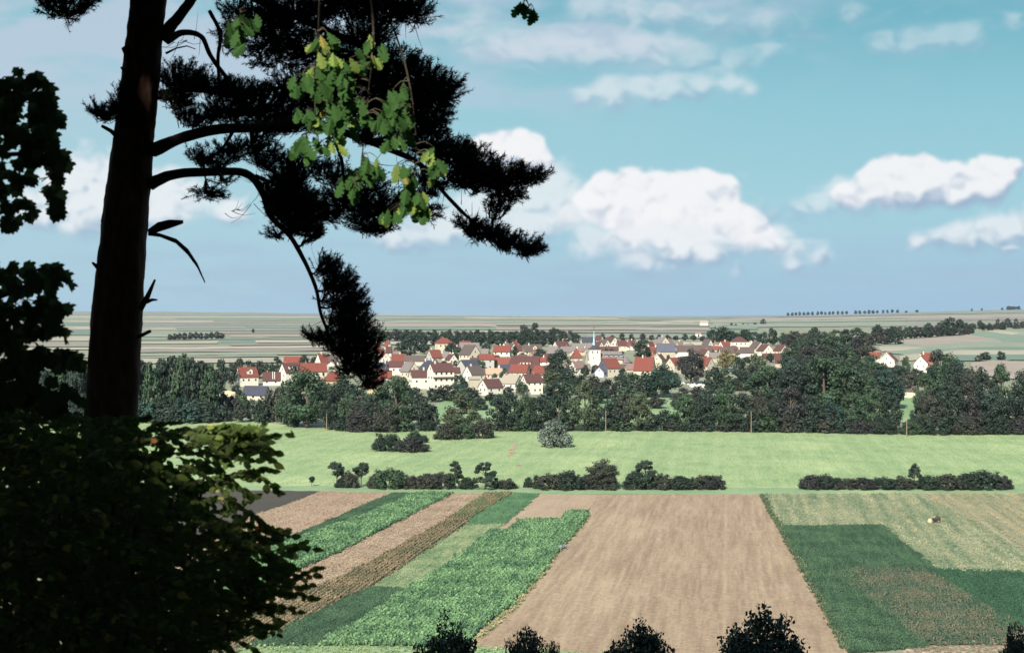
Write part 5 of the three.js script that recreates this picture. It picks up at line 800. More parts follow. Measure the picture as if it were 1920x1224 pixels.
// leaves as parts of their plant: the nearest 300 each a piece, the rest joined
function leaves(parent, list, kind, seed) {
  const r = rng(seed);
  list.sort((a, b) => a.order - b.order);
  const rest = {};
  list.forEach((l, i) => {
    const g = BLADES[kind][i % 3], o = new THREE.Object3D();
    o.position.copy(l.at); o.quaternion.setFromRotationMatrix(new THREE.Matrix4().lookAt(V(0, 0, 0), l.dir.clone().negate(), l.up).multiply(new THREE.Matrix4().makeRotationY(-Math.PI / 2))); o.scale.setScalar(l.size);
    if (i < 300) { const m = part('leaf', g, NEARLEAF[l.tone], parent); m.position.copy(o.position); m.quaternion.copy(o.quaternion); m.scale.copy(o.scale); }
    else { o.updateMatrix(); (rest[l.tone] ??= []).push(g.clone().applyMatrix4(o.matrix)); }
  });
  for (const k in rest) { const m = part('foliage', mergeGeometries(rest[k]), NEARLEAF[k], parent); m.userData.kind = 'stuff'; }
}
// a leafy spray: a thin twig with leaves to both sides
function spray(list, twigs, from, to, n, size, r, tone, flat = 0.5) {
  const mid = from.clone().lerp(to, 0.5).add(V(0, 0.06 * from.distanceTo(to), 0)), pts = catmull([from, mid, to], 6);
  twigs.tube(pts, (t) => 0.0035 * (1 - 0.75 * t), 3, [1, 1, 1]);
  const axis = to.clone().sub(from).normalize(), sideways = V().crossVectors(axis, V(0, 1, 0)).normalize();
  for (let i = 0; i < n; i++) {
    const t = (i + 0.6) / n, p = pts[Math.min(5, Math.floor(t * 6))].clone().lerp(pts[Math.min(6, Math.floor(t * 6) + 1)], t * 6 % 1), s = i % 2 ? 1 : -1;
    const dir = axis.clone().multiplyScalar(0.5 + t * 0.6).addScaledVector(sideways, s * (1 - 0.6 * t)).add(V((r() - 0.5) * 0.6, (r() - 0.65) * 0.7, (r() - 0.5) * 0.6)).normalize();
    const up = V((r() - 0.5) * 1.6, flat * 0.6 + 0.5 * r(), 0.6 + r() * 1.2).normalize();
    list.push({ at: p, dir, up, size: size * (0.65 + 0.6 * r()) * (1 - 0.2 * t), tone: typeof tone === 'function' ? tone(p, r) : tone, order: -p.z + r() * 0.4 });
  }
}

// ---- the pine
const D = 10;
{
  const base = spot(196, 1330, D), gy = height(base.x, base.z);
  const t = thing('pine_tree', 'dark old pine with a tall trunk and long drooping bough', 'pine tree', base.x, gy, base.z);
  const L = (u, v, d = D) => spot(u, v, d).sub(t.position);
  const r = rng(71);
  // trunk with flaking bark
  const line = [[188, 1400, 60], [196, 1100, 53], [205, 850, 48], [217, 640, 46.5], [228, 480, 44], [243, 320, 40], [256, 200, 36], [268, 90, 33.5], [278, 0, 32.5], [292, -160, 28], [304, -360, 24], [312, -600, 18], [322, -850, 11], [328, -1050, 4]];
  const path = new THREE.CatmullRomCurve3(line.map(([u, v]) => L(u, v))), rows = 260, sides = 44, pos = [], col = [], idx = [];
  for (let i = 0; i <= rows; i++) {
    const q = i / rows, p = path.getPoint(q), f = q * (line.length - 1), k = Math.min(line.length - 2, Math.floor(f)), rad = lerp(line[k][2], line[k + 1][2], f - k) * D / F;
    for (let j = 0; j < sides; j++) {
      const a = j / sides * 2 * Math.PI, x = Math.cos(a), z = Math.sin(a), y = p.y;
      const plate = Math.abs(n3(x * 3.2, y * 2.4, z * 3.2)), fine = n3(x * 9, y * 9, z * 9), rr = rad * (1 + 0.06 * n3(x * 1.2, y * 1.1, z * 1.2)) + 0.012 * (plate - 0.3) + 0.004 * fine;
      pos.push(p.x + x * rr, y, p.z + z * rr);
      const old = smooth(3.5, 1.2, y), tone = 0.65 + 0.7 * plate + 0.25 * fine, c = [lerp(0.11, 0.035, old), lerp(0.055, 0.028, old), lerp(0.038, 0.023, old)]; col.push(c[0] * tone, c[1] * tone, c[2] * tone);
    }
  }
  for (let i = 0; i < rows; i++) for (let j = 0; j < sides; j++) { const a = i * sides + j, b = i * sides + (j + 1) % sides; idx.push(a, a + sides, b + sides, a, b + sides, b); }
  const g = new THREE.BufferGeometry(); g.setAttribute('position', new THREE.Float32BufferAttribute(pos, 3)); g.setAttribute('color', new THREE.Float32BufferAttribute(col, 3)); g.setIndex(idx); g.computeVertexNormals();
  part('trunk', g, bark, t);
  // boughs: [x, y, half width, distance]
  const BC = [0.055, 0.04, 0.03];
  const boughs = [
    [[285, 282, 14, 10], [330, 262, 11, 9.9], [400, 243, 9.5, 9.8], [500, 238, 8.5, 9.6], [570, 228, 8, 9.5], [640, 247, 7, 9.4], [720, 276, 6, 9.3], [790, 310, 4.5, 9.2], [840, 370, 3.4, 9.1], [900, 425, 2.6, 9.1], [985, 465, 1.4, 9]],
    [[280, 345, 13, 10], [320, 328, 10, 10], [390, 322, 8.5, 10.1], [465, 327, 8, 10.2], [492, 362, 6.5, 10.2], [505, 402, 5.8, 10.2], [545, 445, 5, 10.2], [568, 485, 4.4, 10.2], [592, 540, 3.8, 10.2], [602, 590, 3.2, 10.2], [630, 650, 2.4, 10.2], [690, 725, 1.2, 10.2]],
    [[300, 72, 14, 10], [335, 30, 10, 10], [372, -20, 8.5, 9.9], [430, -90, 7, 9.7], [520, -150, 5, 9.5], [640, -190, 3, 9.3]],
    [[312, 76, 8, 10], [342, 61, 6, 10.1], [376, 68, 5, 10.2], [394, 104, 4.6, 10.3], [428, 150, 4.2, 10.4], [465, 195, 3.5, 10.4], [500, 240, 2, 10.4]],
    [[290, 180, 9, 10], [350, 168, 6, 10.3], [420, 172, 5, 10.5], [500, 168, 4, 10.6], [580, 150, 2.5, 10.6]],
    [[292, -20, 12, 10], [400, -30, 9, 9.8], [520, 15, 7.5, 9.6], [620, 60, 6.5, 9.5], [700, 95, 5, 9.4], [780, 140, 4, 9.3], [855, 165, 2, 9.3]],
    [[298, -140, 10, 10], [440, -110, 8, 9.7], [580, -40, 6, 9.4], [690, -5, 4.5, 9.3], [790, 20, 2.4, 9.2]],
    [[392, 20, 4, 10.3], [412, 62, 4, 10.3], [408, 110, 3.6, 10.3], [412, 170, 3, 10.3]],
    [[700, 268, 5, 9.35], [760, 270, 4.5, 9.2], [830, 285, 4, 9.1], [900, 310, 3, 9], [960, 335, 2, 9], [1012, 330, 1, 9]],
    [[250, 212, 7, 10], [228, 205, 4, 9.9], [190, 212, 2, 9.8]],
    [[290, -260, 8, 10], [200, -140, 6, 9.8], [150, -40, 4, 9.7], [110, 20, 1.6, 9.6]],
    [[620, 240, 4, 9.45], [640, 300, 3.4, 9.5], [650, 360, 2.6, 9.5], [700, 410, 1.6, 9.5]],
    [[480, 330, 4, 10.2], [520, 350, 3, 10.1], [560, 390, 2, 10.1]],
    [[470, 240, 4, 9.7], [478, 290, 3.4, 9.8], [520, 330, 2.4, 9.8]],
    [[440, 240, 3.5, 9.7], [410, 285, 2.6, 9.6], [380, 300, 1.5, 9.6]],
  ];
  const nodes = [];
  for (const b of boughs) {
    const pts = catmull(b.map(([u, v, , d]) => L(u, v, d)), b.length * 6), bag = new Bag(), w = b.map((e) => e[2] * 9.8 / F), k = seedNoise(b[0][0]);
    bag.tube(pts, (q, a) => { const f = q * (w.length - 1), i = Math.min(w.length - 2, Math.floor(f)); return lerp(w[i], w[i + 1], f - i) * (1 + 0.1 * n3(q * 14 + k, Math.cos(a), Math.sin(a))); }, 9, BC);
    part('bough', bag.geo(), bark, t);
    pts.forEach((p) => nodes.push(p));
  }
  function seedNoise(x) { return x * 0.37; }
  // dead stubs and a hanging strip of bark
  const stubs = [[[246, 118, 9], [240, 100, 9], [234, 88, 8]], [[224, 262, 5], [208, 246, 4], [190, 236, 3]], [[188, 506, 5], [180, 499, 4], [172, 492, 2]], [[262, 580, 6], [276, 556, 5], [290, 524, 2]], [[274, 566, 4], [284, 562, 3], [294, 562, 1.5]], [[256, 632, 4], [268, 627, 3.5], [282, 620, 3]], [[236, 132, 4], [230, 130, 3], [226, 126, 2]], [[220, 268, 5], [215, 262, 4], [213, 258, 3]], [[310, 100, 2.5], [330, 90, 1.6], [350, 86, 1.2], [366, 92, 0.8]]];
  for (const s of stubs) { const bag = new Bag(); bag.tube(s.map(([u, v]) => L(u, v, D - 0.1)), s.map((e) => e[2] * D / F), 7, BC); part('broken_stub', bag.geo(), bark, t); }
  { const bag = new Bag(); for (const s of [[[278, 436, 6], [296, 426, 9], [318, 420, 8], [343, 416, 3]], [[280, 438, 4], [300, 441, 3.5], [330, 452, 4.5], [352, 472, 5.5], [370, 498, 4], [384, 529, 1.5]]]) { const p = s.map(([u, v]) => L(u, v, D - 0.12)); for (let i = 0; i + 1 < p.length; i++) { const w0 = s[i][2] * D / F, w1 = s[i + 1][2] * D / F, z = V(0, 0, 0.02); const a = p[i].clone().add(V(0, w0, 0)), b = p[i].clone().add(V(0, -w0, 0)), c = p[i + 1].clone().add(V(0, -w1, 0)), d = p[i + 1].clone().add(V(0, w1, 0)); bag.quad(a, b, c, d, BC); bag.quad(a.clone().add(z), b.clone().add(z), c.clone().add(z), d.clone().add(z), BC); bag.quad(a, d, d.clone().add(z), a.clone().add(z), BC); bag.quad(b, c, c.clone().add(z), b.clone().add(z), BC); } } part('torn_bark', bag.geo(), bark, t); }
  // needle masses: [x, y, rx, ry, distance, shoots]
  const masses = [
    [345, 150, 46, 24, 10.2, 70], [400, 165, 44, 18, 10.3, 60], [330, 185, 30, 20, 10, 40], [450, 178, 44, 20, 10.4, 60], [500, 196, 50, 34, 10.4, 90], [430, 215, 56, 24, 10.3, 80], [370, 222, 40, 14, 10, 40], [560, 170, 50, 40, 10.3, 90], [540, 230, 60, 24, 10, 80],
    [480, 30, 70, 34, 9.8, 90], [440, 70, 30, 26, 9.9, 36], [560, 20, 70, 34, 9.6, 100], [640, 10, 70, 32, 9.5, 100], [720, 12, 60, 32, 9.3, 90], [775, 22, 34, 26, 9.2, 44], [690, 60, 50, 30, 9.4, 60], [520, 100, 60, 34, 10, 80], [600, 90, 60, 40, 9.7, 100], [660, 120, 60, 44, 9.6, 110], [720, 130, 60, 44, 9.4, 110], [780, 155, 56, 40, 9.3, 100], [830, 172, 36, 26, 9.3, 54], [800, 205, 40, 28, 9.4, 60], [740, 190, 60, 40, 9.5, 90], [670, 190, 60, 40, 9.6, 90], [610, 180, 50, 50, 9.8, 90], [820, 235, 24, 20, 9.4, 26], [520, 60, 50, 30, 9.8, 60],
    [690, 250, 40, 24, 9.5, 46], [760, 240, 40, 30, 9.4, 54], [800, 275, 40, 30, 9.3, 54], [850, 290, 40, 26, 9.2, 56], [895, 312, 40, 26, 9.1, 60], [940, 335, 40, 20, 9, 50], [990, 334, 30, 13, 9, 36], [900, 345, 40, 20, 9.1, 44], [950, 365, 26, 12, 9, 26], [930, 395, 24, 10, 9, 18], [860, 330, 36, 24, 9.2, 40],
    [910, 440, 34, 12, 9.1, 34], [950, 456, 30, 13, 9, 36], [988, 468, 24, 12, 9, 30], [880, 425, 20, 9, 9.1, 14],
    [640, 380, 40, 26, 9.6, 50], [690, 395, 50, 28, 9.5, 66], [740, 390, 40, 24, 9.4, 46], [700, 428, 40, 11, 9.5, 34], [620, 405, 26, 14, 9.6, 22], [790, 395, 30, 16, 9.4, 26], [680, 350, 40, 20, 9.6, 34], [620, 330, 34, 24, 9.8, 36], [800, 345, 30, 24, 9.4, 34],
    [530, 350, 34, 24, 10.1, 80], [560, 380, 28, 22, 10.1, 80], [530, 396, 28, 18, 10.1, 60], [556, 425, 26, 16, 10.2, 54], [578, 400, 20, 20, 10.1, 40], [590, 440, 14, 10, 10.2, 16], [520, 372, 20, 14, 10.1, 34], [500, 300, 30, 24, 9.9, 40], [560, 315, 36, 26, 10, 54], [520, 440, 16, 8, 10.2, 10], [485, 260, 20, 30, 9.8, 26], [580, 445, 14, 6, 10.2, 8],
    [608, 500, 22, 16, 10.2, 30], [630, 530, 30, 24, 10.2, 50], [652, 566, 32, 26, 10.2, 56], [660, 606, 36, 26, 10.2, 60], [676, 640, 38, 24, 10.2, 60], [600, 634, 28, 9, 10.1, 26], [640, 650, 34, 20, 10.2, 44], [680, 680, 30, 26, 10.2, 50], [692, 712, 18, 22, 10.2, 28], [660, 690, 26, 20, 10.2, 34], [630, 600, 20, 30, 10.2, 26], [612, 560, 12, 20, 10.2, 10],
    [388, 362, 24, 10, 9.6, 18], [400, 305, 36, 11, 9.6, 24], [440, 285, 40, 16, 9.7, 34], [375, 296, 20, 8, 9.6, 10], [420, 340, 20, 8, 10, 8],
    [200, 214, 26, 13, 9.8, 30], [228, 190, 16, 22, 9.9, 24], [180, 212, 10, 6, 9.8, 6], [120, 18, 44, 20, 9.6, 44], [150, -10, 40, 24, 9.6, 40], [90, 8, 16, 10, 9.6, 10],
    // crown above the picture
    [420, -140, 120, 60, 9.8, 130], [560, -120, 120, 60, 9.5, 130], [700, -90, 100, 50, 9.3, 110], [240, -220, 110, 60, 9.8, 110], [360, -320, 160, 80, 10, 150], [300, -520, 170, 90, 10, 150], [330, -720, 150, 100, 10, 140], [330, -920, 110, 100, 10, 110], [500, -260, 120, 60, 10.4, 110], [180, -420, 120, 70, 10.4, 110], [460, -480, 120, 80, 10.4, 110],
  ];
  const needles = new Bag(), twigs = new Bag();
  for (const [u, v, rx, ry, d, n] of masses) {
    const c = L(u, v, d); let near = nodes[0], best = 1e9; for (const q of nodes) { const e = q.distanceToSquared(c); if (e < best) { best = e; near = q; } }
    const hub = near.clone().lerp(c, 0.55);
    twigs.tube(catmull([near, near.clone().lerp(hub, 0.5).add(V(0, -0.02, 0)), hub], 4), [0.011, 0.01, 0.008, 0.007, 0.006], 5, BC);
    for (let i = 0; i < n * 2.5; i++) {
      let a; do a = V(r() * 2 - 1, r() * 2 - 1, r() * 2 - 1); while (a.length() > 1);
      const p = L(u + a.x * rx, v - a.y * ry, d + a.z * Math.min(0.4, rx * 0.006));
      const out = p.clone().sub(hub).normalize().multiplyScalar(0.6).add(V((r() - 0.3) * 0.6, 0.35 + 0.3 * r(), (r() - 0.5) * 0.6)).normalize(), len = 0.05 + 0.06 * r();
      if (i % 3 === 0) twigs.tube(catmull([hub, hub.clone().lerp(p, 0.6).add(V((r() - 0.5) * 0.03, -0.015, 0)), p, p.clone().addScaledVector(out, len)], 5), (q) => 0.0042 * (1 - 0.6 * q), 3, BC);
      else twigs.tube([p.clone().addScaledVector(out, -0.07), p.clone().addScaledVector(out, len)], [0.003, 0.0018], 3, BC);
      const s1 = V().crossVectors(out, V(0.3, 0.2, 0.9)).normalize(), s2 = V().crossVectors(out, s1);
      for (let k = 0; k < 32; k++) {
        const q = Math.pow(r(), 0.8), o = p.clone().addScaledVector(out, (q - 0.1) * len * 1.1), w = r() * 6.283, e = 0.5 + 0.5 * q, nd = out.clone().multiplyScalar(e).addScaledVector(s1, Math.cos(w)).addScaledVector(s2, Math.sin(w)).normalize(), l = 0.023 + 0.016 * r();
        const wd = V().crossVectors(nd, V(r() - 0.5, r() - 0.5, r() - 0.5)).normalize().multiplyScalar(0.0025), m = 0.7 + 0.6 * r();
        needles.tri(o.clone().sub(wd), o.clone().add(wd), o.clone().addScaledVector(nd, l), [0.014 * m, 0.023 * m, 0.014 * m]);
      }
    }
  }
  // bare fans of fine twigs against the cloud
  for (const [u0, v0, u1, v1, d, n] of [[790, 305, 900, 420, 9.2, 26], [560, 330, 720, 400, 9.9, 22], [470, 330, 600, 420, 10.1, 24], [600, 500, 640, 640, 10.2, 18], [310, 80, 390, 70, 10, 8], [700, 300, 800, 380, 9.4, 16], [480, 380, 420, 400, 10.1, 8], [640, 20, 800, 40, 9.4, 20]]) for (let i = 0; i < n; i++) { const q = r(), a = L(lerp(u0, u1, q), lerp(v0, v1, q), d), l = 20 + 40 * r(), w = r() * 6.283; twigs.tube(catmull([a, L(lerp(u0, u1, q) + Math.cos(w) * l * 0.5, lerp(v0, v1, q) + Math.sin(w) * l * 0.5 + 6, d + (r() - 0.5) * 0.2), L(lerp(u0, u1, q) + Math.cos(w) * l, lerp(v0, v1, q) + Math.sin(w) * l, d + (r() - 0.5) * 0.3)], 4), (x) => 0.0032 * (1 - 0.7 * x), 3, BC); }
  part('twigs', twigs.geo(), bark, t).userData.kind = 'stuff';
  part('needles', needles.geo(), vcol(0.7), t).userData.kind = 'stuff';
}
console.log('pine');

// ---- the oak to the right, outside the picture, whose branch hangs before the pine
const gaps = [[spot(640, 190, 6.4), 0.5], [spot(700, 330, 6.4), 0.28], [spot(780, 350, 6.4), 0.32], [spot(440, 798, 5.6), 0.07], [spot(484, 804, 5.6), 0.05], [spot(292, 195, 9.85), 0.02], [spot(274, 380, 9.8), -0.04], [spot(600, 110, 6.4), 0.35]];
const open = (p) => gaps.every(([g, rad]) => { const w = p.clone().sub(g), along = w.dot(SUN); return along < 0.7 || w.addScaledVector(SUN, -along).length() > rad + 0.3; });
// a tall forest tree: base, height, middle of the crown, its radii, clumps
const crownTone = leafTone(0.045, 0.07, 0.032);
function forestTree(t, h, c, rad, ry, clumps, seed, floor = -1e9) {
  const r = rng(seed), b = new Bag(), lf = new Bag();
  b.tube(catmull([V(0, -0.5, 0), V(0.1, h * 0.35, 0), V(c.x * 0.5, h * 0.7, c.z * 0.5), V(c.x, h * 0.95, c.z)], 10), (q) => 0.3 * (1 - 0.85 * q), 9, [1, 1, 1]);
  for (let k = 0; k < clumps; k++) {
    const v = V(r() * 2 - 1, r() * 2 - 1, r() * 2 - 1).normalize().multiplyScalar(0.35 + 0.65 * r()), cc = V(c.x + v.x * rad, c.y + v.y * ry, c.z + v.z * rad);
    if (k % 5 === 0) b.tube([V(c.x * 0.5, Math.max(h * 0.45, cc.y - 2.5), c.z * 0.5), V(cc.x, Math.max(cc.y, floor + 1), cc.z)], [0.09, 0.02], 5, [1, 1, 1]);
    for (let j = 0; j < 62; j++) { const p = cc.clone().add(V(r() * 2 - 1, r() * 1.4 - 0.7, r() * 2 - 1).normalize().multiplyScalar(1.6 * Math.cbrt(r()))); if (p.y > floor && open(p.clone().add(t.position))) leafFace(lf, p, V(r() - 0.5, r() * 0.8, r() - 0.5).normalize(), 0.37, r, [1, 1, 1]); }
  }
  part('trunk', b.geo(), barkMat, t); part('crown', lf.geo(), crownTone, t);
}
{
  const bx = 6.5, bz = -4.5, by = height(bx, bz), t = thing('oak_tree', 'oak whose sunlit branch of yellow green lobed leaves hangs before the pine', 'oak tree', bx, by, bz);
  forestTree(t, 17, V(-3.5, 11.6, -1.5), 5, 4, 70, 61, 42.9 - by);
  const L = (u, v, d = 6.4) => spot(u, v, d).sub(t.position), r = rng(72), list = [], twigs = new Bag();
  const main = [[[1700, -1500], [1200, -700], [800, -430], [640, -330]], [[640, -330], [620, -150], [600, -20], [596, 90], [590, 200], [600, 290]], [[660, -200], [690, -40], [700, 80], [690, 180], [680, 280], [672, 350]], [[690, -40], [740, 60], [770, 170], [780, 270], [770, 380]], [[640, -330], [540, -120], [460, 0], [440, 60]], [[660, -340], [860, -190], [960, -70], [992, 12]]];
  main.forEach((m, i) => { const b = new Bag(); b.tube(catmull(m.map(([u, v], k) => L(u, v, 6.4 + (k % 2 ? 0.1 : -0.05) + i * 0.06)), 16), (q) => (i ? 0.0045 : 0.02) * (1 - 0.7 * q) + 0.0015, 6, [0.035, 0.028, 0.02]); part('twig', b.geo(), bark, t); });
  const nodes = main.flatMap((m) => catmull(m.map(([u, v]) => L(u, v)), 24));
  for (const [u, v, rx, ry, n, warm] of [[608, 92, 34, 34, 16, 0.35], [586, 150, 40, 30, 24, 0.12], [640, 140, 44, 40, 26, 0.25], [600, 205, 54, 24, 24, 0.08], [655, 205, 44, 34, 24, 0.2], [580, 268, 34, 18, 18, 0.3], [624, 262, 26, 20, 8, 0.3], [690, 312, 28, 26, 18, 0.4], [655, 330, 26, 24, 9, 0.1], [758, 330, 22, 40, 16, 0.15], [780, 378, 32, 22, 16, 0.3], [812, 300, 16, 30, 9, 0.35], [742, 235, 44, 34, 24, 0.06], [752, 185, 40, 34, 22, 0.04], [440, 60, 30, 34, 12, 0.1], [460, 30, 24, 24, 8, 0], [690, 90, 30, 36, 10, 0.2], [730, 400, 20, 14, 6, 0.3], [984, 4, 10, 10, 6, 0], [1000, 14, 6, 6, 3, 0]]) for (let i = 0; i < n; i++) {
    let q; do q = V(r() * 2 - 1, r() * 2 - 1, r() * 2 - 1); while (q.length() > 1);
    const at = L(u + q.x * rx, v + q.y * ry, 6.4 + q.z * 0.18), k = r() * 1.35, tone = k < warm * 0.9 ? 'lime' : k < warm ? 'gold' : k < warm + 0.012 ? 'rust' : 'green';
    list.push({ at, dir: V((r() - 0.5) * 1.6, -0.75 - 0.5 * r(), (r() - 0.3) * 1.2).normalize(), up: V((r() - 0.5) * 1.2, 0.3, 0.9).normalize(), size: 0.056 + 0.042 * r(), tone, order: r() });
    if (i % 2 === 0) { let near = nodes[0], best = 1e9; for (const p of nodes) { const e = p.distanceToSquared(at); if (e < best) { best = e; near = p; } } twigs.tube(catmull([near, near.clone().lerp(at, 0.5).add(V(0, 0.02, 0)), at], 4), (x) => 0.0028 * (1 - 0.5 * x), 3, [0.07, 0.06, 0.035]); }
  }
  leaves(t, list, 'oak', 5);
  part('twiglets', twigs.geo(), bark, t).userData.kind = 'stuff';
}
// ---- a broadleaf tree reaching in from the left edge
{
  const a = spot(-420, 1500, 5.2), t = thing('maple_tree', 'dark broadleaf tree reaching in from the left edge', 'tree', a.x, height(a.x, a.z), a.z), L = (u, v, d = 5.2) => spot(u, v, d).sub(t.position), r = rng(74), list = [], tw = new Bag(), b = new Bag();
  b.tube(catmull([V(0, -0.2, 0), V(0.03, 1.5, 0), L(-400, 500), L(-380, -200), L(-360, -700)], 20), (q) => 0.09 * (1 - 0.7 * q), 10, [0.05, 0.04, 0.032]); part('trunk', b.geo(), bark, t);
  const arms = [[[-400, 400], [-200, 300], [-60, 230], [40, 190], [90, 150]], [[-400, 430], [-200, 350], [-60, 300], [60, 290], [110, 330]], [[-390, 600], [-200, 470], [-60, 420], [30, 390]], [[-400, 800], [-200, 650], [-60, 580], [40, 540], [110, 510]], [[-400, 900], [-200, 760], [-60, 680], [40, 630], [120, 610]], [[-400, 1000], [-200, 860], [-60, 780], [60, 700], [130, 660]]];
  for (const m of arms) { const q = new Bag(); q.tube(catmull(m.map(([u, v], i) => L(u, v, 5.2 + 0.12 * Math.sin(i * 2 + v))), 18), (x) => 0.022 * (1 - 0.85 * x), 7, [0.05, 0.04, 0.032]); part('branch', q.geo(), bark, t); }
  for (const [u, v, rx, ry, n] of [[30, 160, 46, 40, 26], [70, 170, 30, 44, 18], [85, 215, 24, 30, 12], [20, 240, 50, 50, 34], [70, 270, 40, 40, 26], [100, 300, 24, 30, 12], [20, 320, 40, 30, 18], [100, 350, 18, 30, 10], [104, 385, 14, 18, 6], [30, 385, 34, 20, 13], [10, 410, 20, 12, 5], [20, 520, 50, 36, 26], [70, 510, 40, 30, 18], [115, 510, 16, 14, 5], [30, 590, 50, 44, 34], [85, 580, 30, 40, 18], [100, 610, 34, 14, 10], [30, 660, 60, 40, 34], [90, 660, 40, 24, 16], [125, 665, 22, 16, 7], [20, 720, 80, 40, 40], [90, 740, 60, 30, 30], [-80, 300, 90, 150, 90], [-80, 600, 90, 160, 100]]) for (let i = 0; i < n; i++) {
    let q; do q = V(r() * 2 - 1, r() * 2 - 1, r() * 2 - 1); while (q.length() > 1);
    list.push({ at: L(u + q.x * rx, v + q.y * ry, 5.2 + q.z * 0.25), dir: V((r() - 0.35) * 1.5, -0.5 - 0.6 * r(), (r() - 0.5) * 1.3).normalize(), up: V((r() - 0.5) * 1.2, 0.5, 0.8).normalize(), size: 0.045 + 0.035 * r(), tone: 'dark', order: u < -20 ? 5 : r() });
    if (i % 3 === 0) tw.tube([list[list.length - 1].at, L(u + (r() - 0.5) * rx - 20, v + (r() - 0.5) * ry, 5.2)], [0.001, 0.003], 3, [0.05, 0.04, 0.032]);
  }
  leaves(t, list, 'maple', 7); part('twigs', tw.geo(), bark, t).userData.kind = 'stuff';
}
// ---- the big hornbeam bush at the lower left
{
  const a = spot(120, 1420, 6), t = thing('hornbeam_bush', 'huge dark leafy bush filling the lower left corner with a few sunlit top leaves', 'bush', a.x, height(a.x, a.z), a.z), r = rng(75), list = [], tw = new Bag();
  const L = (u, v, d) => spot(u, v, d).sub(t.position);
  const edge0 = [[-120, 690], [60, 740], [150, 780], [250, 790], [330, 800], [395, 800], [440, 798], [500, 812], [516, 818], [500, 846], [506, 882], [500, 902], [470, 930], [450, 950], [490, 975], [520, 1000], [546, 1038], [520, 1046], [552, 1062], [556, 1078], [530, 1092], [570, 1106], [540, 1130], [516, 1160], [520, 1180], [490, 1200], [476, 1240], [440, 1330], [-120, 1330]];
  const edge = edge0.map(([u, v], i) => u > 300 ? [u - 52 - 26 * Math.sin(i * 2.3), v + (v < 830 ? 14 : 0)] : [u, v]);
  for (let i = 0; i < 9; i++) { const q = new Bag(), u = -60 + i * 55; q.tube(catmull([L(u * 0.5 + 40, 1500, 6.2), L(u * 0.8 + 20, 1200, 6 + 0.3 * Math.sin(i * 2)), L(u + 10 * Math.sin(i * 5), 900 + 40 * Math.sin(i * 3), 6 + 0.4 * Math.sin(i))], 12), (x) => 0.02 * (1 - 0.75 * x), 6, [1, 1, 1]); part('stem', q.geo(), twigMat, t); }
  const top = (p) => { const u = p.x + t.position.x, d = -(p.z + t.position.z), px = u / d * F + W0 / 2, py = (EYE - p.y - t.position.y) / d * F + H0 / 2; return px > 380 && px < 520 && py < 838; };
  const tone = (p, q) => { const k = q(); return k < 0.03 ? 'gold' : k < 0.13 ? 'lime' : k < 0.135 ? 'rust' : 'hornbeam'; };
  const inE = (u, v) => insidePoly(edge, u, v);
  let made = 0;
  for (let k = 0; made < 2300 && k < 60000; k++) {
    const u = -110 + r() * 690, v = 700 + r() * 600; if (!inE(u, v) || (v < 905 && u > 230 && r() < 0.5)) continue;
    const d = 5.2 + 3.2 * r(), ang = -0.5 + r() * 1.5, len = (26 + 60 * r()), u2 = u + Math.cos(ang) * len, v2 = v + Math.sin(ang) * len * 0.7;
    if (!inE(u2 + 8, v2)) continue;
    const near = !inE(u2 + 60, v2) || !inE(u2, v2 - 45);
    spray(list, tw, L(u, v, d), L(u2, v2, d - 0.1 * r()), near ? 9 : 8, near ? 0.046 : 0.058, r, tone); made++;
  }
  // long free shoots that make the ragged right edge
  for (const [u, v, u2, v2, d] of [[410, 826, 486, 812, 5.55], [396, 822, 458, 806, 5.5], [430, 836, 500, 828, 5.5], [400, 816, 440, 800, 5.6], [420, 820, 474, 806, 5.6], [400, 830, 512, 818, 5.6], [380, 812, 470, 800, 5.7], [360, 815, 430, 797, 5.6], [420, 850, 505, 850, 5.7], [430, 890, 508, 884, 5.5], [420, 935, 520, 1004, 5.4], [450, 955, 546, 1040, 5.3], [420, 1050, 555, 1066, 5.4], [440, 1110, 570, 1104, 5.4], [410, 1130, 522, 1160, 5.4], [400, 1170, 520, 1180, 5.5], [430, 1010, 520, 1015, 5.5], [440, 1030, 516, 1050, 5.5], [400, 900, 470, 930, 5.5], [260, 810, 330, 792, 5.8], [290, 815, 372, 806, 5.8], [220, 800, 275, 783, 5.8], [420, 1080, 530, 1090, 5.4], [400, 1190, 480, 1224, 5.4], [390, 830, 490, 838, 5.6], [180, 800, 250, 786, 5.9]]) { spray(list, tw, L(u, v, d), L(u2, v2, d - 0.08), 15, 0.052, r, tone); spray(list, tw, L(u - 8, v + 8, d + 0.15), L(u2 - 26, v2 + 14, d + 0.1), 11, 0.05, r, tone); }
  for (let k = 0; k < 46; k++) { const [u, v] = edge[5 + Math.floor(r() * (edge.length - 8))], l = 40 + 70 * r(), w = -0.7 + 1.5 * r(), d = 5.3 + 0.5 * r(); spray(list, tw, L(u - 20, v + 10 * r(), d), L(u - 20 + Math.cos(w) * l, v + Math.sin(w) * l * 0.7, d - 0.1), 8 + Math.floor(5 * r()), 0.05, r, tone); }
  for (const l of list) { if (top(l.at)) l.order = -10; }
  leaves(t, list, 'oval', 8); part('twigs', tw.geo(), twigMat, t).userData.kind = 'stuff';
}
console.log('bush');
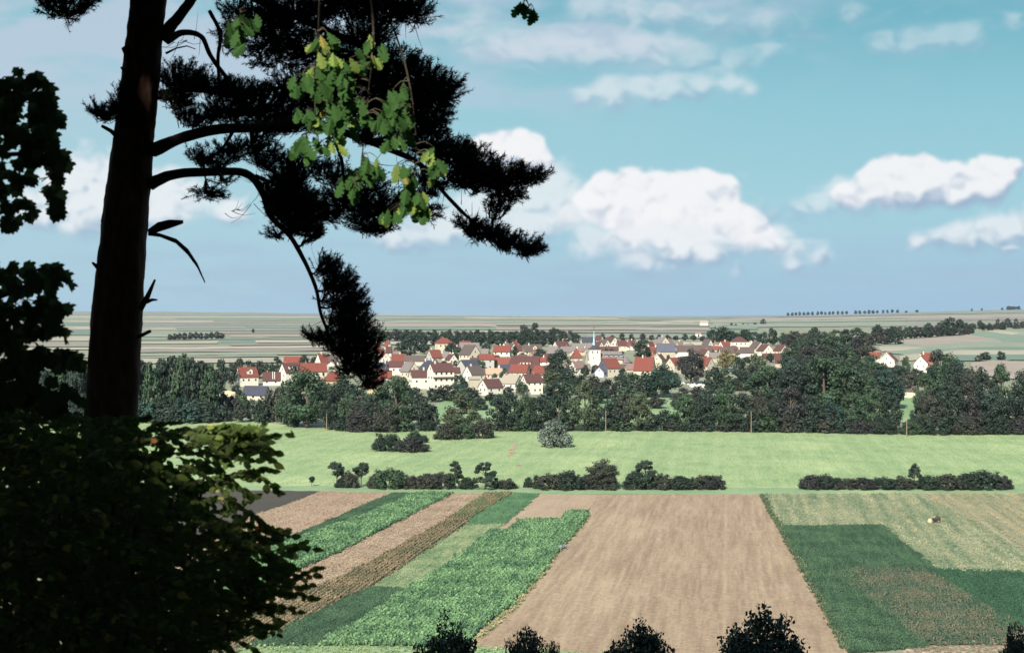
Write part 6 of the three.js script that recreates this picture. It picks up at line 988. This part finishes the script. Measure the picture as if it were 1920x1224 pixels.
// ---- shrubs on the slope just below the picture's foot
{
  const proto = (seed) => { const r = rng(seed), c = new Bag(), w = new Bag(); for (let i = 0; i < 46; i++) { const a = r() * 6.283, q = Math.sqrt(r()) * 0.42, h = (1 - 1.5 * Math.pow(q, 1.4)) * (0.74 + 0.1 * r()) + 0.2 * Math.max(0, n3(Math.cos(a) * q * 5, seed * 3.7, Math.sin(a) * q * 5)), x = Math.cos(a) * q, z = Math.sin(a) * q, tip = V(x * 1.15, h, z * 1.15), root = V(x * 0.25, 0, z * 0.25), mid = V(x * 0.85, h * 0.5, z * 0.85), pts = catmull([root, mid, tip], 8); w.tube(pts, (k) => 0.008 * (1 - 0.8 * k), 4, [1, 1, 1]); for (let k = 0; k < 190; k++) { const f = 0.12 + 0.88 * Math.pow(r(), 0.8), p = pts[Math.min(8, Math.floor(f * 8))], sp = 0.16 * (1.1 - f * 0.6), o = V((r() - 0.5) * 2, (r() - 0.5) * 1.4, (r() - 0.5) * 2).multiplyScalar(sp), b = 0.6 + 0.8 * r(); leafFace(c, p.clone().add(o), V(r() - 0.5, r() * 0.9, r() - 0.5).normalize(), 0.022, r, [b, b, b]); } } return { c: c.geo(), w: w.geo() }; };
  const ps = [1, 2, 3, 4, 5, 6].map(proto), m = leafTone(0.035, 0.055, 0.032);
  [[835, 1160, 118, 37, 'broad dark shrub at the foot of the beet field'], [990, 1168, 82, 36, 'narrow dark shrub left of the middle, cut by the lower edge'], [1198, 1156, 122, 36, 'low dark shrub before the middle of the tilled field'], [1430, 1126, 150, 36, 'largest dark shrub before the tilled field'], [1905, 1166, 60, 38, 'dark shrub in the bottom right corner'], [1035, 1196, 40, 37, 'small low shrub beside the narrow dark shrub']].forEach(([u, v, w, d, label], i) => {
    const p = spot(u, v - 8, d), y = height(p.x, p.z), h = p.y - y, t = thing('shrub', label, 'shrub', p.x, y, p.z, i * 1.9, 'shrubs on the near slope');
    const sc = V(w * d / F * 1.1, h * 1.2, w * d / F * 1.1); part('stem', ps[i].w, twigMat, t).scale.copy(sc); part('foliage', ps[i].c, m, t).scale.copy(sc);
  });
}
// ---- the wood round and behind the viewpoint, which keeps the sun off the near slope
{
  const list = [[-9, 5, 21], [-6, 2.5, 21], [-2, 7, 22], [5, 6, 21], [12, 8, 21], [-16, 8, 22], [-13, 16, 25], [-5, 17, 26], [3, 16, 26], [11, 18, 25], [19, 15, 24], [-21, 18, 25], [26, 12, 22], [33, 14, 22], [-28, 12, 22], [18, 26, 27], [8, 27, 27], [-2, 28, 28], [-12, 27, 27], [28, 24, 25]];
  list.forEach(([x, z, h], i) => {
    const t = thing('beech_tree', `beech behind the viewpoint, outside the picture, ${ordinal(i + 1)} counted from the path`, 'tree', x, height(x, z), z, 0, 'beeches behind the viewpoint');
    forestTree(t, h, V(0, h * 0.6, 0), 4.8, h * 0.38, 70, 2000 + i);
  });
  // beeches at the sides whose crowns meet over the pine
  [[-7, -4, V(3, 13, -2.5)], [-9, -12, V(3.5, 16, 1)], [9, -10, V(-3, 15.5, 0)], [-0.4, 2.2, V(-1, 12, -2.4)], [-14, -8, V(2, 14, 0)]].forEach(([x, z, c], i) => {
    const y = height(x, z), t = thing('beech_tree', `beech beside the viewpoint with its crown over the pine, outside the picture, ${ordinal(i + 1)} of five`, 'tree', x, y, z, 0, 'beeches beside the viewpoint');
    forestTree(t, 19, c, 5.2, 4.2, 76, 3000 + i, 43.2 - y);
  });
}
// farther trees of the same wood, up the hill and along both flanks
{
  const proto = thing('beech_tree', 'beech up the hill behind the viewpoint, outside the picture, first of its rows', 'tree', -44, height(-44, 36), 36, 0, 'beeches up the hill'); forestTree(proto, 17, V(0, 9.5, 0), 5.6, 7, 60, 4000);
  const spots = []; for (const z of [36, 47, 60]) for (let x = -34; x <= 44; x += 10) spots.push([x + (z % 7), z]);
  for (const [x, z] of [[-22, -6], [-24, 4], [-26, -18], [-19, -14], [-32, -8], [18, -4], [20, 4], [22, -14], [30, -6], [28, -20], [38, 2], [-36, 4], [16, -16]]) spots.push([x, z]);
  spots.forEach(([x, z], i) => { const c = proto.clone(); c.name = numbered('beech_tree'); c.position.set(x, height(x, z), z); c.rotation.y = i * 2.1; c.userData = { label: `beech of the wood round the viewpoint, outside the picture, ${ordinal(i + 2)} of its rows`, category: 'tree', group: 'beeches up the hill' }; scene.add(c); });
}
// dark leaf litter under the trees
{
  const pos = [], uv = [], idx = [], nx = 60, nz = 70; for (let j = 0; j <= nz; j++) for (let i = 0; i <= nx; i++) { const x = lerp(-75, 75, i / nx), z = lerp(110, -72, j / nz); pos.push(x, height(x, z) + 0.05, z); uv.push(x / 16, z / 16); }
  for (let j = 0; j < nz; j++) for (let i = 0; i < nx; i++) { const a = j * (nx + 1) + i; idx.push(a, a + 1, a + nx + 2, a, a + nx + 2, a + nx + 1); }
  const g = new THREE.BufferGeometry(); g.setAttribute('position', new THREE.Float32BufferAttribute(pos, 3)); g.setAttribute('uv', new THREE.Float32BufferAttribute(uv, 2)); g.setIndex(idx); g.computeVertexNormals();
  whole('forest_floor', g, soil([0.025, 0.022, 0.016], [0.075, 0.06, 0.04], { patch: 0.4, grain: 0.8, seed: 60 }), 'dark leaf litter under the trees of the wooded slope', 'forest floor', null, 'structure');
}
console.log('near');
renderer.render(scene, camera);
